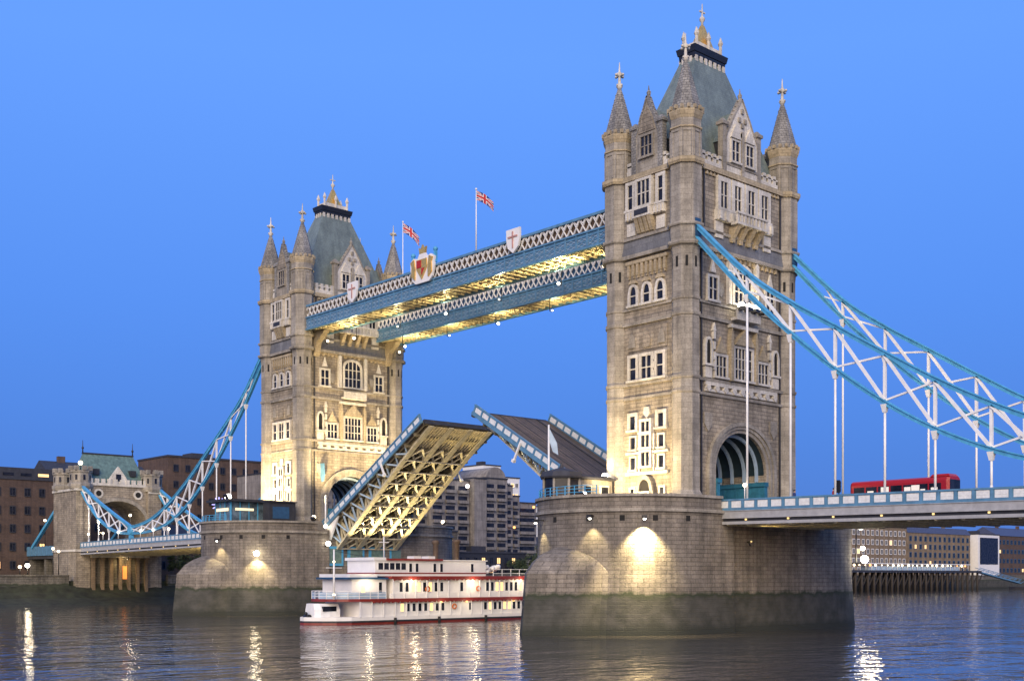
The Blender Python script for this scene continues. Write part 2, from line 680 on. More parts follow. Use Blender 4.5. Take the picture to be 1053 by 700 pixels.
def window(par, face, u, z0, z1, wd, lights=2, rows=2, head='flat', nb=0.0, sur='portland', fw=.28, depth=.26, sill=True, pane='pane_glass'):
    pd = max(.05, depth-.17)
    hp = head_pts(u, wd, z1, head)
    ho = head_pts(u, wd+2*fw, z1+fw, head)
    mb = MB()
    inn = [(u-wd/2, z0)]+hp+[(u+wd/2, z0)]
    out = [(u-wd/2-fw, z0)]+ho+[(u+wd/2+fw, z0)]
    for i in range(len(inn)-1):
        a, c, d, e = inn[i], inn[i+1], out[i+1], out[i]
        mb.loft([[ft(face, q[0], nb, q[1]) for q in (a, c, d, e)], [ft(face, q[0], nb+depth, q[1]) for q in (a, c, d, e)]])
    if sill:
        fbox(mb, face, u-wd/2-fw-.12, u+wd/2+fw+.12, nb, nb+depth+.14, z0-.26, z0-.002)
    for i in range(1, lights):
        x = u-wd/2+wd*i/lights
        zt = z1-.02
        if head != 'flat':
            for a, c in zip(hp, hp[1:]):
                if a[0] <= x <= c[0]:
                    t = (x-a[0])/max(1e-6, c[0]-a[0])
                    zt = a[1]+(c[1]-a[1])*t-.02
        fbox(mb, face, x-.07, x+.07, nb+pd-.01, nb+depth-.05, z0+.002, zt)
    for i in range(1, rows):
        z = z0+(z1-z0)*i/rows
        fbox(mb, face, u-wd/2+.002, u+wd/2-.002, nb+pd-.005, nb+depth-.07, z-.06, z+.06)
    f = mb.build('window', sur, par)
    mb = MB()
    mb.face([ft(face, q[0], nb+pd, q[1]) for q in inn])
    mb.build('pane', pane, f)
    return f

def arch_curve(hw, zs, rise, k=20):
    return [(hw*cos(pi*i/k), zs+rise*sin(pi*i/k)**.92) for i in range(k+1)]

def make_tower(label):
    root = thing('bridge_tower', label, 'bridge tower', (0, 0, ZB), 'gothic towers of the bridge')
    AH, AZ, AR = 4.9, 19.0, 4.7
    # walls: solid masses either side of the carriageway arch, then the storeys above
    mb = MB()
    for s in (1, -1):
        y0, y1 = (AH, WY) if s > 0 else (-WY, -AH)
        mb.box(-WX, WX, y0, y1, ZB, 27.2)
    cu = arch_curve(AH, AZ, AR)
    for a, c in zip(cu, cu[1:]):
        mb.hexa([(-WX, a[0], a[1]), (WX, a[0], a[1]), (WX, c[0], c[1]), (-WX, c[0], c[1]),
                 (-WX, a[0], 27.2), (WX, a[0], 27.2), (WX, c[0], 27.2), (-WX, c[0], 27.2)])
    mb.box(-WX, WX, -WY, WY, 27.2, 44.6)
    mb.box(-WX-.2, WX+.2, -WY-.2, WY+.2, 46.4, 53.4)
    wall = mb.build('wall', 'granite', root)
    mb = MB()
    mb.frust(0, 0, WX+.35, WY+.35, 44.62, WX+.22, WY+.22, 46.38)
    mb.build('weathering', 'weathered_slate', root)
    # plinth
    for s in (1, -1):
        mb = MB()
        y0, y1 = (AH+.02, WY+.35) if s > 0 else (-WY-.35, -AH-.02)
        mb.box(-WX-.35, WX+.35, y0, y1, ZB-.05, 15.9)
        mb.build('plinth', 'granite_smooth', root)
    # string courses round walls and turrets
    TX, TY = 5.15, 9.3
    for z, h, pr, mat_ in ((27.55, .32, .22, 'granite_smooth'), (29.2, .34, .26, 'granite_smooth'), (36.35, .4, .28, 'granite_smooth'),
                           (38.15, .3, .22, 'granite_smooth'), (44.25, .42, .5, 'granite_smooth'), (46.4, .34, .42, 'granite_smooth'), (53.4, .62, .55, 'gilded_stone')):
        mb = MB()
        mb.box(-WX-pr, WX+pr, -WY-pr, WY+pr, z, z+h)
        rt = 1.62 if z < 44 else 1.92
        for sx_ in (1, -1):
            for sy_ in (1, -1):
                mb.ngon(sx_*TX, sy_*TY, [(rt+pr*.4, z-.004), (rt+pr*.62, z+h*.4), (rt+pr*.62, z+h+.004)])
        mb.build('string_course', mat_, root)
    # corner turrets with spires
    for sx_ in (1, -1):
        for sy_ in (1, -1):
            cx, cy = sx_*TX, sy_*TY
            mb = MB()
            mb.ngon(cx, cy, [(2.0, ZB-.03), (2.0, 15.95), (1.68, 16.5), (1.62, 30), (1.62, 43.2), (1.9, 45.4), (1.9, 53.4), (1.84, 54.0), (1.84, 58.9)])
            t = mb.build('turret', 'granite_smooth', root)
            mb = MB()
            mb.ngon(cx, cy, [(1.86, 58.5), (2.02, 58.9), (2.1, 59.2), (2.1, 59.45), (1.98, 59.5)])
            mb.ngon(cx, cy, [(1.9, 57.4), (1.98, 57.45), (1.98, 57.6), (1.9, 57.65)])
            for k in range(16):
                a = 2*pi*k/16+.1
                mb.bar((cx+1.95*cos(a), cy+1.95*sin(a), 59.5), (cx+1.95*cos(a), cy+1.95*sin(a), 59.95), .3)
            mb.build('corbelled_cornice', 'gilded_stone', t)
            # blind panels on each turret face
            mb = MB()
            for k in range(8):
                a = 2*pi*k/8
                r = 1.84*cos(pi/8)
                d = Vector((cos(a), sin(a), 0))
                tn = Vector((-sin(a), cos(a), 0))
                c0 = Vector((cx, cy, 0))+d*r
                for q in (-.48, .48):
                    mb.bar(c0+tn*q+Vector((0, 0, 54.3)), c0+tn*q+Vector((0, 0, 57.2)), .12, .16)
                mb.bar(c0-tn*.48+Vector((0, 0, 57.1)), c0+tn*.48+Vector((0, 0, 57.1)), .16, .2)
            mb.build('blind_panel', 'granite_smooth', t)
            mb = MB()
            mb.ngon(cx, cy, [(1.9, 59.5), (1.72, 60.3), (.75, 63.8), (.2, 65.6)])
            for k in range(8):
                a = pi/8+2*pi*k/8
                for i in range(1, 9):
                    z = 59.7+i*.62
                    r = 1.86-(z-59.5)*.275
                    mb.ball((cx+r*cos(a), cy+r*sin(a), z), .11, 5, 4)
            sp = mb.build('spire', 'spire_stone', t)
            mb = MB()
            mb.ngon(cx, cy, [(.18, 65.4), (.42, 65.8), (.2, 66.1), (.16, 67.0), (.34, 67.3), (.12, 67.6), (.05, 68.7)], smooth=True)
            for q in ((.55, 0), (0, .55)):
                mb.bar((cx-q[0], cy-q[1], 67.1), (cx+q[0], cy+q[1], 67.1), .22)
                for e in (1, -1):
                    mb.ball((cx+e*q[0], cy+e*q[1], 67.1), .19, 6, 4)
                    mb.ball((cx+e*q[0]*.6, cy+e*q[1]*.6, 65.9), .17, 6, 4)
            mb.build('cross_finial', 'portland', sp)
            # arrow slits near the springing of the upper turret
            for k in (5, 6, 7, 0, 1):
                a = 2*pi*k/8
                r = 1.62*cos(pi/8)
                d = Vector((cos(a), sin(a), 0))
                c0 = Vector((cx, cy, 0))+d*(r+.01)
                mb = MB()
                mb.bar(c0+Vector((0, 0, 41.8)), c0+Vector((0, 0, 43.0)), .06, .3, up=d.cross(Vector((0, 0, 1))))
                mb.build('arrow_slit', 'dark_void', t)
    # parapet battlements between turret and gable
    for face, ext, gw in (('+X', 7.3, 3.3), ('-X', 7.3, 3.3), ('-Y', 3.3, 2.05), ('+Y', 3.3, 2.05)):
        for s in (1, -1):
            mb = MB()
            a, c = sorted((s*gw, s*ext))
            fbox(mb, face, a, c, -.45, .02, 54.02, 54.75)
            k = max(1, round((c-a)/.95))
            st = (c-a)/k
            for i in range(k):
                fbox(mb, face, a+st*i+.08, a+st*i+st*.62, -.42, 0, 54.75, 55.75)
            fbox(mb, face, a, c, -.4, .0, 55.2, 55.38)
            mb.build('battlement', 'portland', root)
    # gables with dormer roofs
    for face, gw, zp, zs in (('+X', 3.2, 63.4, 60.0), ('-X', 3.2, 63.4, 60.0), ('-Y', 1.95, 62.9, 59.8), ('+Y', 1.95, 62.9, 59.8)):
        mb = MB()
        stp = [(-gw, 54.0), (gw, 54.0), (gw, zs-2.2), (gw*.9, zs-1.2), (gw*.72, zs-.4), (gw*.5, zs+.9), (gw*.28, zp-1.4), (0, zp),
               (-gw*.28, zp-1.4), (-gw*.5, zs+.9), (-gw*.72, zs-.4), (-gw*.9, zs-1.2), (-gw, zs-2.2)]
        fprism(mb, face, stp, -.55, .12)
        gmat = 'portland' if face[1] == 'X' else 'granite_smooth'
        g_ = mb.build('gable', gmat, root)
        mb = MB()
        # raking coping, crockets and kneeler pinnacles
        edge = stp[2:]
        for a, c in zip(edge, edge[1:]):
            pa = Vector(ft(face, a[0], -.2, a[1]))
            pc = Vector(ft(face, c[0], -.2, c[1]))
            mb.bar(pa, pc, .8, .22)
            for t in (.3, .8):
                q = pa.lerp(pc, t)
                mb.ball((q.x, q.y, q.z+.2), .19, 5, 4)
        tip = Vector(ft(face, 0, -.2, zp))
        mb.ngon(tip.x, tip.y, [(.2, zp-.1), (.28, zp+.5), (.1, zp+.8), (.04, zp+1.3)], n=6)
        for s in (1, -1):
            q = Vector(ft(face, s*(gw+.1), -.2, 0))
            mb.ngon(q.x, q.y, [(.52, 53.99), (.52, zs-.5), (.78, zs-.4), (.78, zs-.05), (.5, zs+.1), (.2, zs+.4)], n=4, rot=pi/4)
        mb.build('gable_coping', 'spire_stone' if face[1] == 'Y' else 'granite_smooth', g_)
        mb = MB()
        back = -4.6 if face[1] == 'X' else -6.5
        zr = zp-1.2
        A = [ft(face, -gw+.1, -.56, zs-2.0), ft(face, 0, -.56, zr), ft(face, gw-.1, -.56, zs-2.0)]
        Bk = [ft(face, -gw+.1, back, zs-2.0), ft(face, 0, back, zr), ft(face, gw-.1, back, zs-2.0)]
        mb.loft([A, Bk])
        mb.build('dormer_roof', 'slate', g_)
        mb = MB()
        fbox(mb, face, -gw+.25, gw-.25, back, -.57, 54.2, zs-2.01)
        mb.build('dormer_cheek', 'dark_trim', g_)
        if face == '+X':
            for u in (-1.35, 1.35):
                window(g_, face, u, 55.6, 58.0, 1.35, 2, 2, 'flat', .12, 'portland', .2, .2)
                mb = MB()
                fprism(mb, face, [(u-.95, 58.35), (u+.95, 58.35), (u+.6, 59.1), (u, 60.1), (u-.6, 59.1)], .12, .38)
                mb.build('window_canopy', 'portland', g_)
            mb = MB()
            for (u, z) in ((0, 61.9), (-.55, 60.8), (.55, 60.8), (0, 60.2), (0, 59.0)):
                fprism(mb, face, [(u-.22, z-.3), (u+.22, z-.3), (u+.22, z+.25), (u-.22, z+.25)], .12, .3)
            fbox(mb, face, -3.0, 3.0, .12, .22, 55.0, 55.3)
            fbox(mb, face, -.22, .22, .12, .34, 54.1, 59.4)
            mb.build('gable_carving', 'granite_smooth', g_)
        elif face == '-Y':
            window(g_, face, 0, 55.9, 58.2, 1.75, 3, 2, 'flat', .12, 'granite_smooth', .2, .2)
            mb = MB()
            fprism(mb, face, [(-1.3, 58.7), (1.3, 58.7), (.8, 60.3), (0, 61.6), (-.8, 60.3)], .12, .24)
            mb.build('gable_carving', 'granite', g_)
    # steep main roof with crown
    mb = MB()
    prof = [(5.0, 9.0, 54.3), (4.45, 8.0, 56.6), (3.6, 6.7, 60.0), (1.15, 2.75, 69.3)]
    mb.loft([[(a, -c, z), (a, c, z), (-a, c, z), (-a, -c, z)] for a, c, z in prof])
    rf = mb.build('roof', 'slate', root)
    mb = MB()
    mb.frust(0, 0, 1.35, 3.05, 69.95, 1.5, 3.2, 70.7)
    mb.frust(0, 0, 1.2, 2.85, 69.28, 1.25, 2.95, 69.94)
    mb.build('roof_crown', 'black_metal', rf)
    for i in range(7):
        y = -2.6+i*5.2/6
        for s in (1, -1):
            MB().box(s*1.2-.12, s*1.2+.12, y-.22, y+.22, 68.75, 69.5).build('crown_bracket', 'portland', rf)
    for s in (1, -1):
        for x in (-.6, 0, .6):
            MB().box(x-.18, x+.18, s*2.86-.1, s*2.86+.1, 68.75, 69.5).build('crown_bracket', 'portland', rf)
    mb = MB()
    mb.frust(0, 0, .8, 1.2, 71.5, .18, .22, 74.2)
    cg = mb.build('cresting', 'gold', rf)
    mb = MB()
    mb.frust(0, 0, 1.0, 2.3, 70.7, .9, 2.1, 71.5)
    for (x, y) in ((1, -2.3), (1, 2.3), (-1, -2.3), (-1, 2.3), (1.0, 0), (-1.0, 0)):
        mb.ngon(x, y, [(.2, 70.7), (.2, 72.0), (.34, 72.3), (.05, 73.1)], n=6)
    mb.build('crown_pinnacles', 'portland', rf)
    mb = MB()
    mb.ngon(0, 0, [(.2, 74.1), (.14, 74.6), (.36, 74.9), (.36, 75.1), (.12, 75.4), (.06, 76.9)], n=8, smooth=True)
    mb.bar((0, -.5, 75.9), (0, .5, 75.9), .16)
    mb.build('finial', 'portland', cg)
    # ---- carriageway arch: stepped orders, ribs, jamb panels
    for face in ('+X', '-X'):
        for i, (h0, h1, n0, n1, mt) in enumerate(((4.9, 5.45, -.02, .12, 'granite_smooth'), (5.45, 5.95, -.02, .3, 'granite_smooth'), (5.95, 6.5, -.02, .46, 'granite_smooth'))):
            mb = MB()
            k = 24
            A = arch_curve(h0+.003, AZ, AR*(h0/4.9)**.8+.003, k)
            Bc = arch_curve(h1, AZ, AR*(h1/4.9)**.8, k)
            for j in range(k):
                q = [A[j], A[j+1], Bc[j+1], Bc[j]]
                mb.loft([[ft(face, u, n0, z) for u, z in q], [ft(face, u, n1, z) for u, z in q]])
            for s in (1, -1):
                a, c = sorted((s*(h0+.003), s*h1))
                fbox(mb, face, a, c, n0, n1, 15.9, AZ)
            mb.build('arch_moulding', mt, root)
    for i in range(6):
        mb = MB()
        x = -4.6+i*1.85
        A = arch_curve(4.86, AZ, AR-.04, 20)
        Bc = arch_curve(4.5, AZ, AR-.4, 20)
        for j in range(20):
            q = [A[j], A[j+1], Bc[j+1], Bc[j]]
            mb.loft([[(x-.14, u, z) for u, z in q], [(x+.14, u, z) for u, z in q]])
        for s in (1, -1):
            a, c = sorted((s*4.86, s*4.5))
            mb.box(x-.14, x+.14, a, c, 18.2, AZ)
        mb.build('vault_rib', 'pale_blue_paint', root)
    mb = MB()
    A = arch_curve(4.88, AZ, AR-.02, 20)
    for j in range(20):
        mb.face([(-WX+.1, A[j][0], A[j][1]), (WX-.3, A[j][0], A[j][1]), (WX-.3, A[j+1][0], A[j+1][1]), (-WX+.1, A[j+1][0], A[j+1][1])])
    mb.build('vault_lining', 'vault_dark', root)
    for s in (1, -1):
        mb = MB()
        a, c = sorted((s*4.87, s*4.3))
        mb.box(-WX+.3, WX+.25, a, c, ZB, 17.6)
        mb.box(-WX+.1, WX+.4, *sorted((s*4.89, s*4.1)), 17.6, 18.1)
        for i in range(7):
            x = -5.2+i*1.75
            mb.box(x-.12, x+.12, *sorted((s*4.3, s*4.2)), ZB+.3, 17.5)
        mb.build('jamb_panel', 'jamb_paint', root)
    # ---- portal face openings (+X)
    F = '+X'
    for u in (-3.9, -1.3, 1.3, 3.9):
        window(root, F, u, 49.5, 52.6, 1.25, 2, 2, 'flat', .2, 'portland', .55, .4)
    mb = MB()
    fbox(mb, F, -5.3, 5.3, .2, .75, 48.0, 49.2)
    for i in range(10):
        u = -4.9+i*1.09
        fbox(mb, F, u-.2, u+.2, .75, .95, 48.1, 49.1)
    fbox(mb, F, -2.9, 2.9, .76, 1.75, 47.75, 48.05)
    for i in range(9):
        u = -2.7+i*.675
        fbox(mb, F, u-.16, u+.16, 1.5, 1.7, 48.05, 48.95)
    fbox(mb, F, -2.95, 2.95, 1.42, 1.8, 48.95, 49.2)
    bl = mb.build('balcony', 'portland', root)
    mb = MB()
    for u in (-2.2, -.75, .75, 2.2):
        fprism(mb, F, [(u-.32, 45.9), (u+.32, 45.9), (u+.32, 47.74), (u-.32, 47.74)], .2, .6)
        mb.hexa([ft(F, u-.3, .6, 46.3), ft(F, u+.3, .6, 46.3), ft(F, u+.3, .75, 46.5), ft(F, u-.3, .75, 46.5),
                 ft(F, u-.3, .6, 47.74), ft(F, u+.3, .6, 47.74), ft(F, u+.3, 1.6, 47.74), ft(F, u-.3, 1.6, 47.74)])
    mb.build('balcony_corbel', 'gilded_stone', bl)
    for s in (1, -1):
        mb = MB()
        fprism(mb, F, [(s*4.6-.7, 46.0), (s*4.6+.7, 46.0), (s*4.6+.7, 47.9), (s*4.6-.7, 47.9)], .2, .42)
        mb.build('carved_panel', 'portland', root)
    # second storey: tall central window and two small ones
    window(root, F, 0, 38.9, 43.3, 3.2, 4, 3, 'round', 0, 'portland', .4, .36)
    for s in (1, -1):
        window(root, F, s*5.5, 38.7, 41.3, 1.5, 2, 2, 'flat', 0, 'portland', .3, .28)
        mb = MB()
        fprism(mb, F, [(s*5.5-.5, 41.9), (s*5.5+.5, 41.9), (s*5.5, 43.5)], 0, .25)
        fprism(mb, F, [(s*2.6-.28, 38.6), (s*2.6+.28, 38.6), (s*2.6+.28, 43.9), (s*2.6, 44.2), (s*2.6-.28, 43.9)], 0, .5)
        mb.build('window_canopy', 'portland', root)
    # small middle balcony
    mb = MB()
    fbox(mb, F, -2.3, 2.3, .25, 1.2, 36.78, 37.1)
    fbox(mb, F, -2.3, 2.3, 1.0, 1.2, 37.1, 38.0)
    fbox(mb, F, -2.6, 2.6, .02, .6, 35.9, 36.3)
    mb.build('balcony', 'portland', root)
    # first storey: wide canopied window, two flanks, two niches
    window(root, F, 0, 29.95, 33.6, 3.2, 5, 3, 'flat', 0, 'portland', .4, .42)
    mb = MB()
    fprism(mb, F, [(-1.9, 33.95), (1.9, 33.95), (1.3, 34.6), (.5, 35.4), (0, 35.9), (-.5, 35.4), (-1.3, 34.6)], 0, .7)
    for s in (1, -1):
        fprism(mb, F, [(s*2.35-.25, 29.6), (s*2.35+.25, 29.6), (s*2.35+.25, 34.9), (s*2.35, 35.9), (s*2.35-.25, 34.9)], 0, .6)
    mb.build('window_canopy', 'gilded_stone', root)
    for s in (1, -1):
        window(root, F, s*4.05, 29.95, 32.3, 1.9, 3, 2, 'flat', 0, 'portland', .3, .3)
        mb = MB()
        fprism(mb, F, [(s*4.05-1.1, 32.7), (s*4.05+1.1, 32.7), (s*4.05+.4, 33.7), (s*4.05, 34.6), (s*4.05-.4, 33.7)], 0, .28)
        mb.build('window_canopy', 'gilded_stone', root)
        nf = window(root, F, s*6.45, 31.2, 34.0, .8, 1, 1, 'pointed', 0, 'portland', .32, .4, pane='dark_void')
        nf.name = 'niche'
        mb = MB()
        fbox(mb, F, s*6.45-.62, s*6.45+.62, .0, .34, 29.6, 30.9)
        mb.build('niche_base', 'portland', nf)
    # white carved band under the first storey
    mb = MB()
    fbox(mb, F, -6.9, 6.9, .0, .2, 28.05, 28.35)
    fbox(mb, F, -6.9, 6.9, .0, .24, 28.78, 29.18)
    for i in range(9):
        u = -6.4+i*1.6
        fprism(mb, F, [(u, 28.02), (u+.42, 28.42), (u+.3, 28.76), (u-.3, 28.76), (u-.42, 28.42)], .0, .32)
    mb.build('carved_band', 'portland', root)
    # blind arcades, flanking shafts, shields and drainpipes
    mb = MB()
    for i in range(22):
        u = -6.8+i*13.6/21
        if abs(abs(u)-9) > 1:
            fprism(mb, F, [(u-.2, 52.95), (u+.2, 52.95), (u+.2, 53.2), (u, 53.38), (u-.2, 53.2)], .2, .42)
    mb.build('blind_arcade', 'gilded_stone', root)
    mb = MB()
    for i in range(16):
        u = -6.6+i*13.2/15
        fbox(mb, F, u-.16, u+.16, 0, .3, 43.7, 44.2)
    fbox(mb, F, -6.85, 6.85, 0, .12, 43.95, 44.23)
    mb.build('dentil_course', 'gilded_stone', root)
    for s in (1, -1):
        mb = MB()
        for z in (30.6, 31.8, 33.0, 34.2):
            fbox(mb, F, s*5.35-.17, s*5.35+.17, 0, .34, z, z+.9)
        fprism(mb, F, [(s*5.35-.3, 35.15), (s*5.35+.3, 35.15), (s*5.35, 36.1)], 0, .34)
        mb.build('carved_shaft', 'portland', root)
        mb = MB()
        fprism(mb, F, [(s*4.05, 39.2), (s*4.05+.5, 39.8), (s*4.05+.5, 40.9), (s*4.05-.5, 40.9), (s*4.05-.5, 39.8)], 0, .22)
        mb.build('carved_shield', 'granite_smooth', root)
        mb = MB()
        fbox(mb, F, s*7.55-.09, s*7.55+.09, .02, .2, 16, 44.2)
        fbox(mb, F, s*7.35-.09, s*7.35+.09, .22, .4, 46.8, 53.3)
        mb.build('drainpipe', 'dark_trim', root)
        mb = MB()
        fprism(mb, F, [(s*6.3, 23.4), (s*6.3+.7, 24.3), (s*6.3+.7, 25.6), (s*6.3-.7, 25.6), (s*6.3-.7, 24.3)], 0, .16)
        mb.build('carved_roundel', 'granite_smooth', root)
    # ---- side face openings (-Y)
    F = '-Y'
    mb = MB()
    for i in range(11):
        u = -3.0+i*.6
        fprism(mb, F, [(u-.17, 52.98), (u+.17, 52.98), (u+.17, 53.2), (u, 53.38), (u-.17, 53.2)], .2, .4)
    mb.build('blind_arcade', 'gilded_stone', root)
    for s in (1, -1):
        mb = MB()
        for z in (29.9, 30.9, 31.9):
            fbox(mb, F, s*1.3-.13, s*1.3+.13, 0, .36, z, z+.78)
        mb.build('carved_shaft', 'portland', root)
        mb = MB()
        fprism(mb, F, [(s*2.3-.55, 33.7), (s*2.3+.55, 33.7), (s*2.3+.4, 34.8), (s*2.3, 35.4), (s*2.3-.4, 34.8)], .12, .26)
        mb.build('carved_shield', 'granite_smooth', root)
    for u in (-2.1, 0, 2.1):
        mb = MB()
        fprism(mb, F, [(u-.62, 41.25), (u+.62, 41.25), (u+.3, 41.7), (u-.3, 41.7)], 0, .42)
        mb.build('hood_mould', 'gilded_stone', root)
    mb = MB()
    for u in (-1.15, 1.15):
        for z0, z1 in ((19.0, 20.9), (21.5, 23.3)):
            fbox(mb, F, u-.1, u+.1, 0, .3, z0, z1)
    mb.build('carved_shaft', 'portland', root)
    window(root, F, 0, 50.0, 52.9, 1.9, 3, 2, 'flat', .2, 'portland', .3, .65)
    for s in (1, -1):
        window(root, F, s*2.35, 50.0, 52.9, .7, 1, 2, 'flat', .2, 'portland', .4, .3)
    mb = MB()
    fbox(mb, F, -3.0, 3.0, .2, .6, 48.7, 49.7)
    fbox(mb, F, -1.3, 1.3, .61, 1.2, 48.6, 49.72)
    for s in (1, -1):
        for i in range(3):
            fbox(mb, F, s*(1.7+i*.5)-.13, s*(1.7+i*.5)+.13, .6, .78, 48.75, 49.6)
        fbox(mb, F, s*2.3-.65, s*2.3+.65, .2, .36, 46.9, 48.4)
    bl = mb.build('balcony', 'portland', root)
    mb = MB()
    fbox(mb, F, -1.05, 1.05, 1.2, 1.24, 48.85, 49.5)
    mb.build('balcony_grille', 'dark_trim', bl)
    mb = MB()
    for u in (-1.0, -.33, .33, 1.0):
        mb.hexa([ft(F, u-.24, .2, 46.9), ft(F, u+.24, .2, 46.9), ft(F, u+.24, .45, 47.0), ft(F, u-.24, .45, 47.0),
                 ft(F, u-.24, .2, 48.59), ft(F, u+.24, .2, 48.59), ft(F, u+.24, 1.15, 48.59), ft(F, u-.24, 1.15, 48.59)])
    mb.build('balcony_corbel', 'gilded_stone', bl)
    # corbel table
    mb = MB()
    for i in range(9):
        u = -2.8+i*.7
        fbox(mb, F, u-.17, u+.17, 0, .3, 42.2, 43.55)
        fbox(mb, F, u-.12, u+.12, 0, .2, 41.9, 42.2)
    fbox(mb, F, -3.2, 3.2, 0, .36, 43.55, 43.95)
    mb.build('corbel_table', 'gilded_stone', root)
    for u in (-2.1, 0, 2.1):
        window(root, F, u, 38.75, 40.9, .95, 1, 2, 'pointed', 0, 'portland', .36, .3)
    # first storey
    mb = MB()
    fbox(mb, F, -3.1, 3.1, 0, .12, 33.3, 35.9)
    fprism(mb, F, [(-.5, 33.5), (.5, 33.5), (.7, 34.4), (0, 35.5), (-.7, 34.4)], .12, .3)
    mb.build('carved_panel', 'granite', root)
    for u, wd, lt in ((-2.1, .95, 1), (0, 1.5, 2), (2.1, .95, 1)):
        window(root, F, u, 29.85, 32.5, wd, lt, 2, 'flat', 0, 'portland', .36, .32)
    # ground floors
    for u in (-2.2, 2.2):
        window(root, F, u, 24.0, 25.6, .8, 1, 1, 'flat', 0, 'portland', .42, .26)
        window(root, F, u, 21.7, 23.1, .75, 1, 1, 'flat', 0, 'portland', .22, .2)
        window(root, F, u, 19.3, 20.7, .75, 1, 1, 'flat', 0, 'portland', .22, .2)
        window(root, F, u*1.05, 16.0, 17.0, .6, 1, 1, 'flat', .0, 'portland', .22, .2)
    for z0, z1 in ((23.6, 24.8), (21.8, 23.2), (19.6, 21.2)):
        window(root, F, 0, z0, z1, 1.25, 2, 1, 'flat', .0, 'portland', .3, .5)
    mb = MB()
    fbox(mb, F, -3.3, 3.3, 0, .3, 21.05, 21.35)
    mb.build('carved_band', 'portland', root)
    mb = MB()
    fbox(mb, F, -3.3, 3.3, 0, .34, 18.6, 18.95)
    mb.build('carved_band', 'portland', root)
    mb = MB()
    fprism(mb, F, [(0, 25.2), (.5, 25.8), (.35, 26.5), (-.35, 26.5), (-.5, 25.8)], 0, .25)
    mb.build('carved_shield', 'portland', root)
    dd = window(root, F, 0, ZB+.2, 18.0, 1.7, 1, 1, 'pointed', .36, 'granite_smooth', .5, .3, sill=False, pane='dark_void')
    dd.name = 'door'
    mb = MB()
    fbox(mb, F, -1.0, 1.0, .0, .9, 16.3, 16.6)
    mb.build('door_canopy', 'portland', root)
    return root

tower1 = make_tower('taller nearer stone tower beside the red bus deck, facing the side-span chains')
tower2 = copy_tree(tower1, loc=(-82.3, 0, ZB), label='farther stone tower, warmly floodlit, standing behind the yellow raised bascule')

# ------------------------------------------------------------------ high level walkways
def crest(par, x, yf, z, s, kind):
    """coat of arms standing on the railing: shield, supporters and crown"""
    mb = MB()
    def pl(pts, d0, d1):
        mb.loft([[(x+a*s, yf-d0, z+c*s) for a, c in pts], [(x+a*s, yf-d1, z+c*s) for a, c in pts]])
    if kind == 'royal':
        pl([(-2.0, 0), (-1.3, -.5), (1.3, -.5), (2.0, 0), (2.3, 1.2), (2.4, 2.3), (1.7, 2.7), (.9, 2.5), (.6, 3.0), (-.6, 3.0), (-.9, 2.5), (-1.7, 2.7), (-2.4, 2.3), (-2.3, 1.2)], 0, .3)
    else:
        pl([(0, -.5), (.9, .2), (1.15, 1.2), (1.15, 2.3), (-1.15, 2.3), (-1.15, 1.2), (-.9, .2)], 0, .3)
    o = mb.build('coat_of_arms', 'hull_white', par)
    mb = MB()
    if kind == 'royal':
        pl([(-1.0, 1.2), (0, -.1), (1.0, 1.2), (1.0, 2.3), (-1.0, 2.3)], .3, .45)
        for sg in (1, -1):
            pl([(sg*1.3, 0), (sg*2.0, .5), (sg*1.9, 1.7), (sg*2.2, 2.2), (sg*1.5, 2.5), (sg*1.25, 1.4)], .3, .5)
        pl([(-.55, 3.0), (.55, 3.0), (.7, 3.8), (.35, 3.5), (0, 4.1), (-.35, 3.5), (-.7, 3.8)], 0, .3)
    else:
        pl([(-.09, .1), (.09, .1), (.09, 2.0), (-.09, 2.0)], .3, .4)
        pl([(-.8, 1.3), (.8, 1.3), (.8, 1.48), (-.8, 1.48)], .3, .42)
    mb.build('heraldic_relief', 'gold' if kind == 'royal' else 'faded_red', o)
    if kind == 'royal':
        mb = MB()
        pl([(-.9, 1.3), (-.05, 1.3), (-.05, 2.2), (-.9, 2.2)], .45, .52)
        pl([(.05, .4), (.6, 1.2), (.05, 1.2)], .45, .52)
        mb.build('heraldic_quarter', 'flag_red', o)
        mb = MB()
        for sg in (1, -1):
            mb.box(x+sg*2.2*s-.2, x+sg*2.2*s+.2, yf-.1, yf+.3, z+1.6*s, z+3.0*s)
            mb.ball((x+sg*2.2*s, yf+.1, z+3.2*s), .36, 8, 6)
        mb.build('gate_post', 'teal_paint', o)
    return o

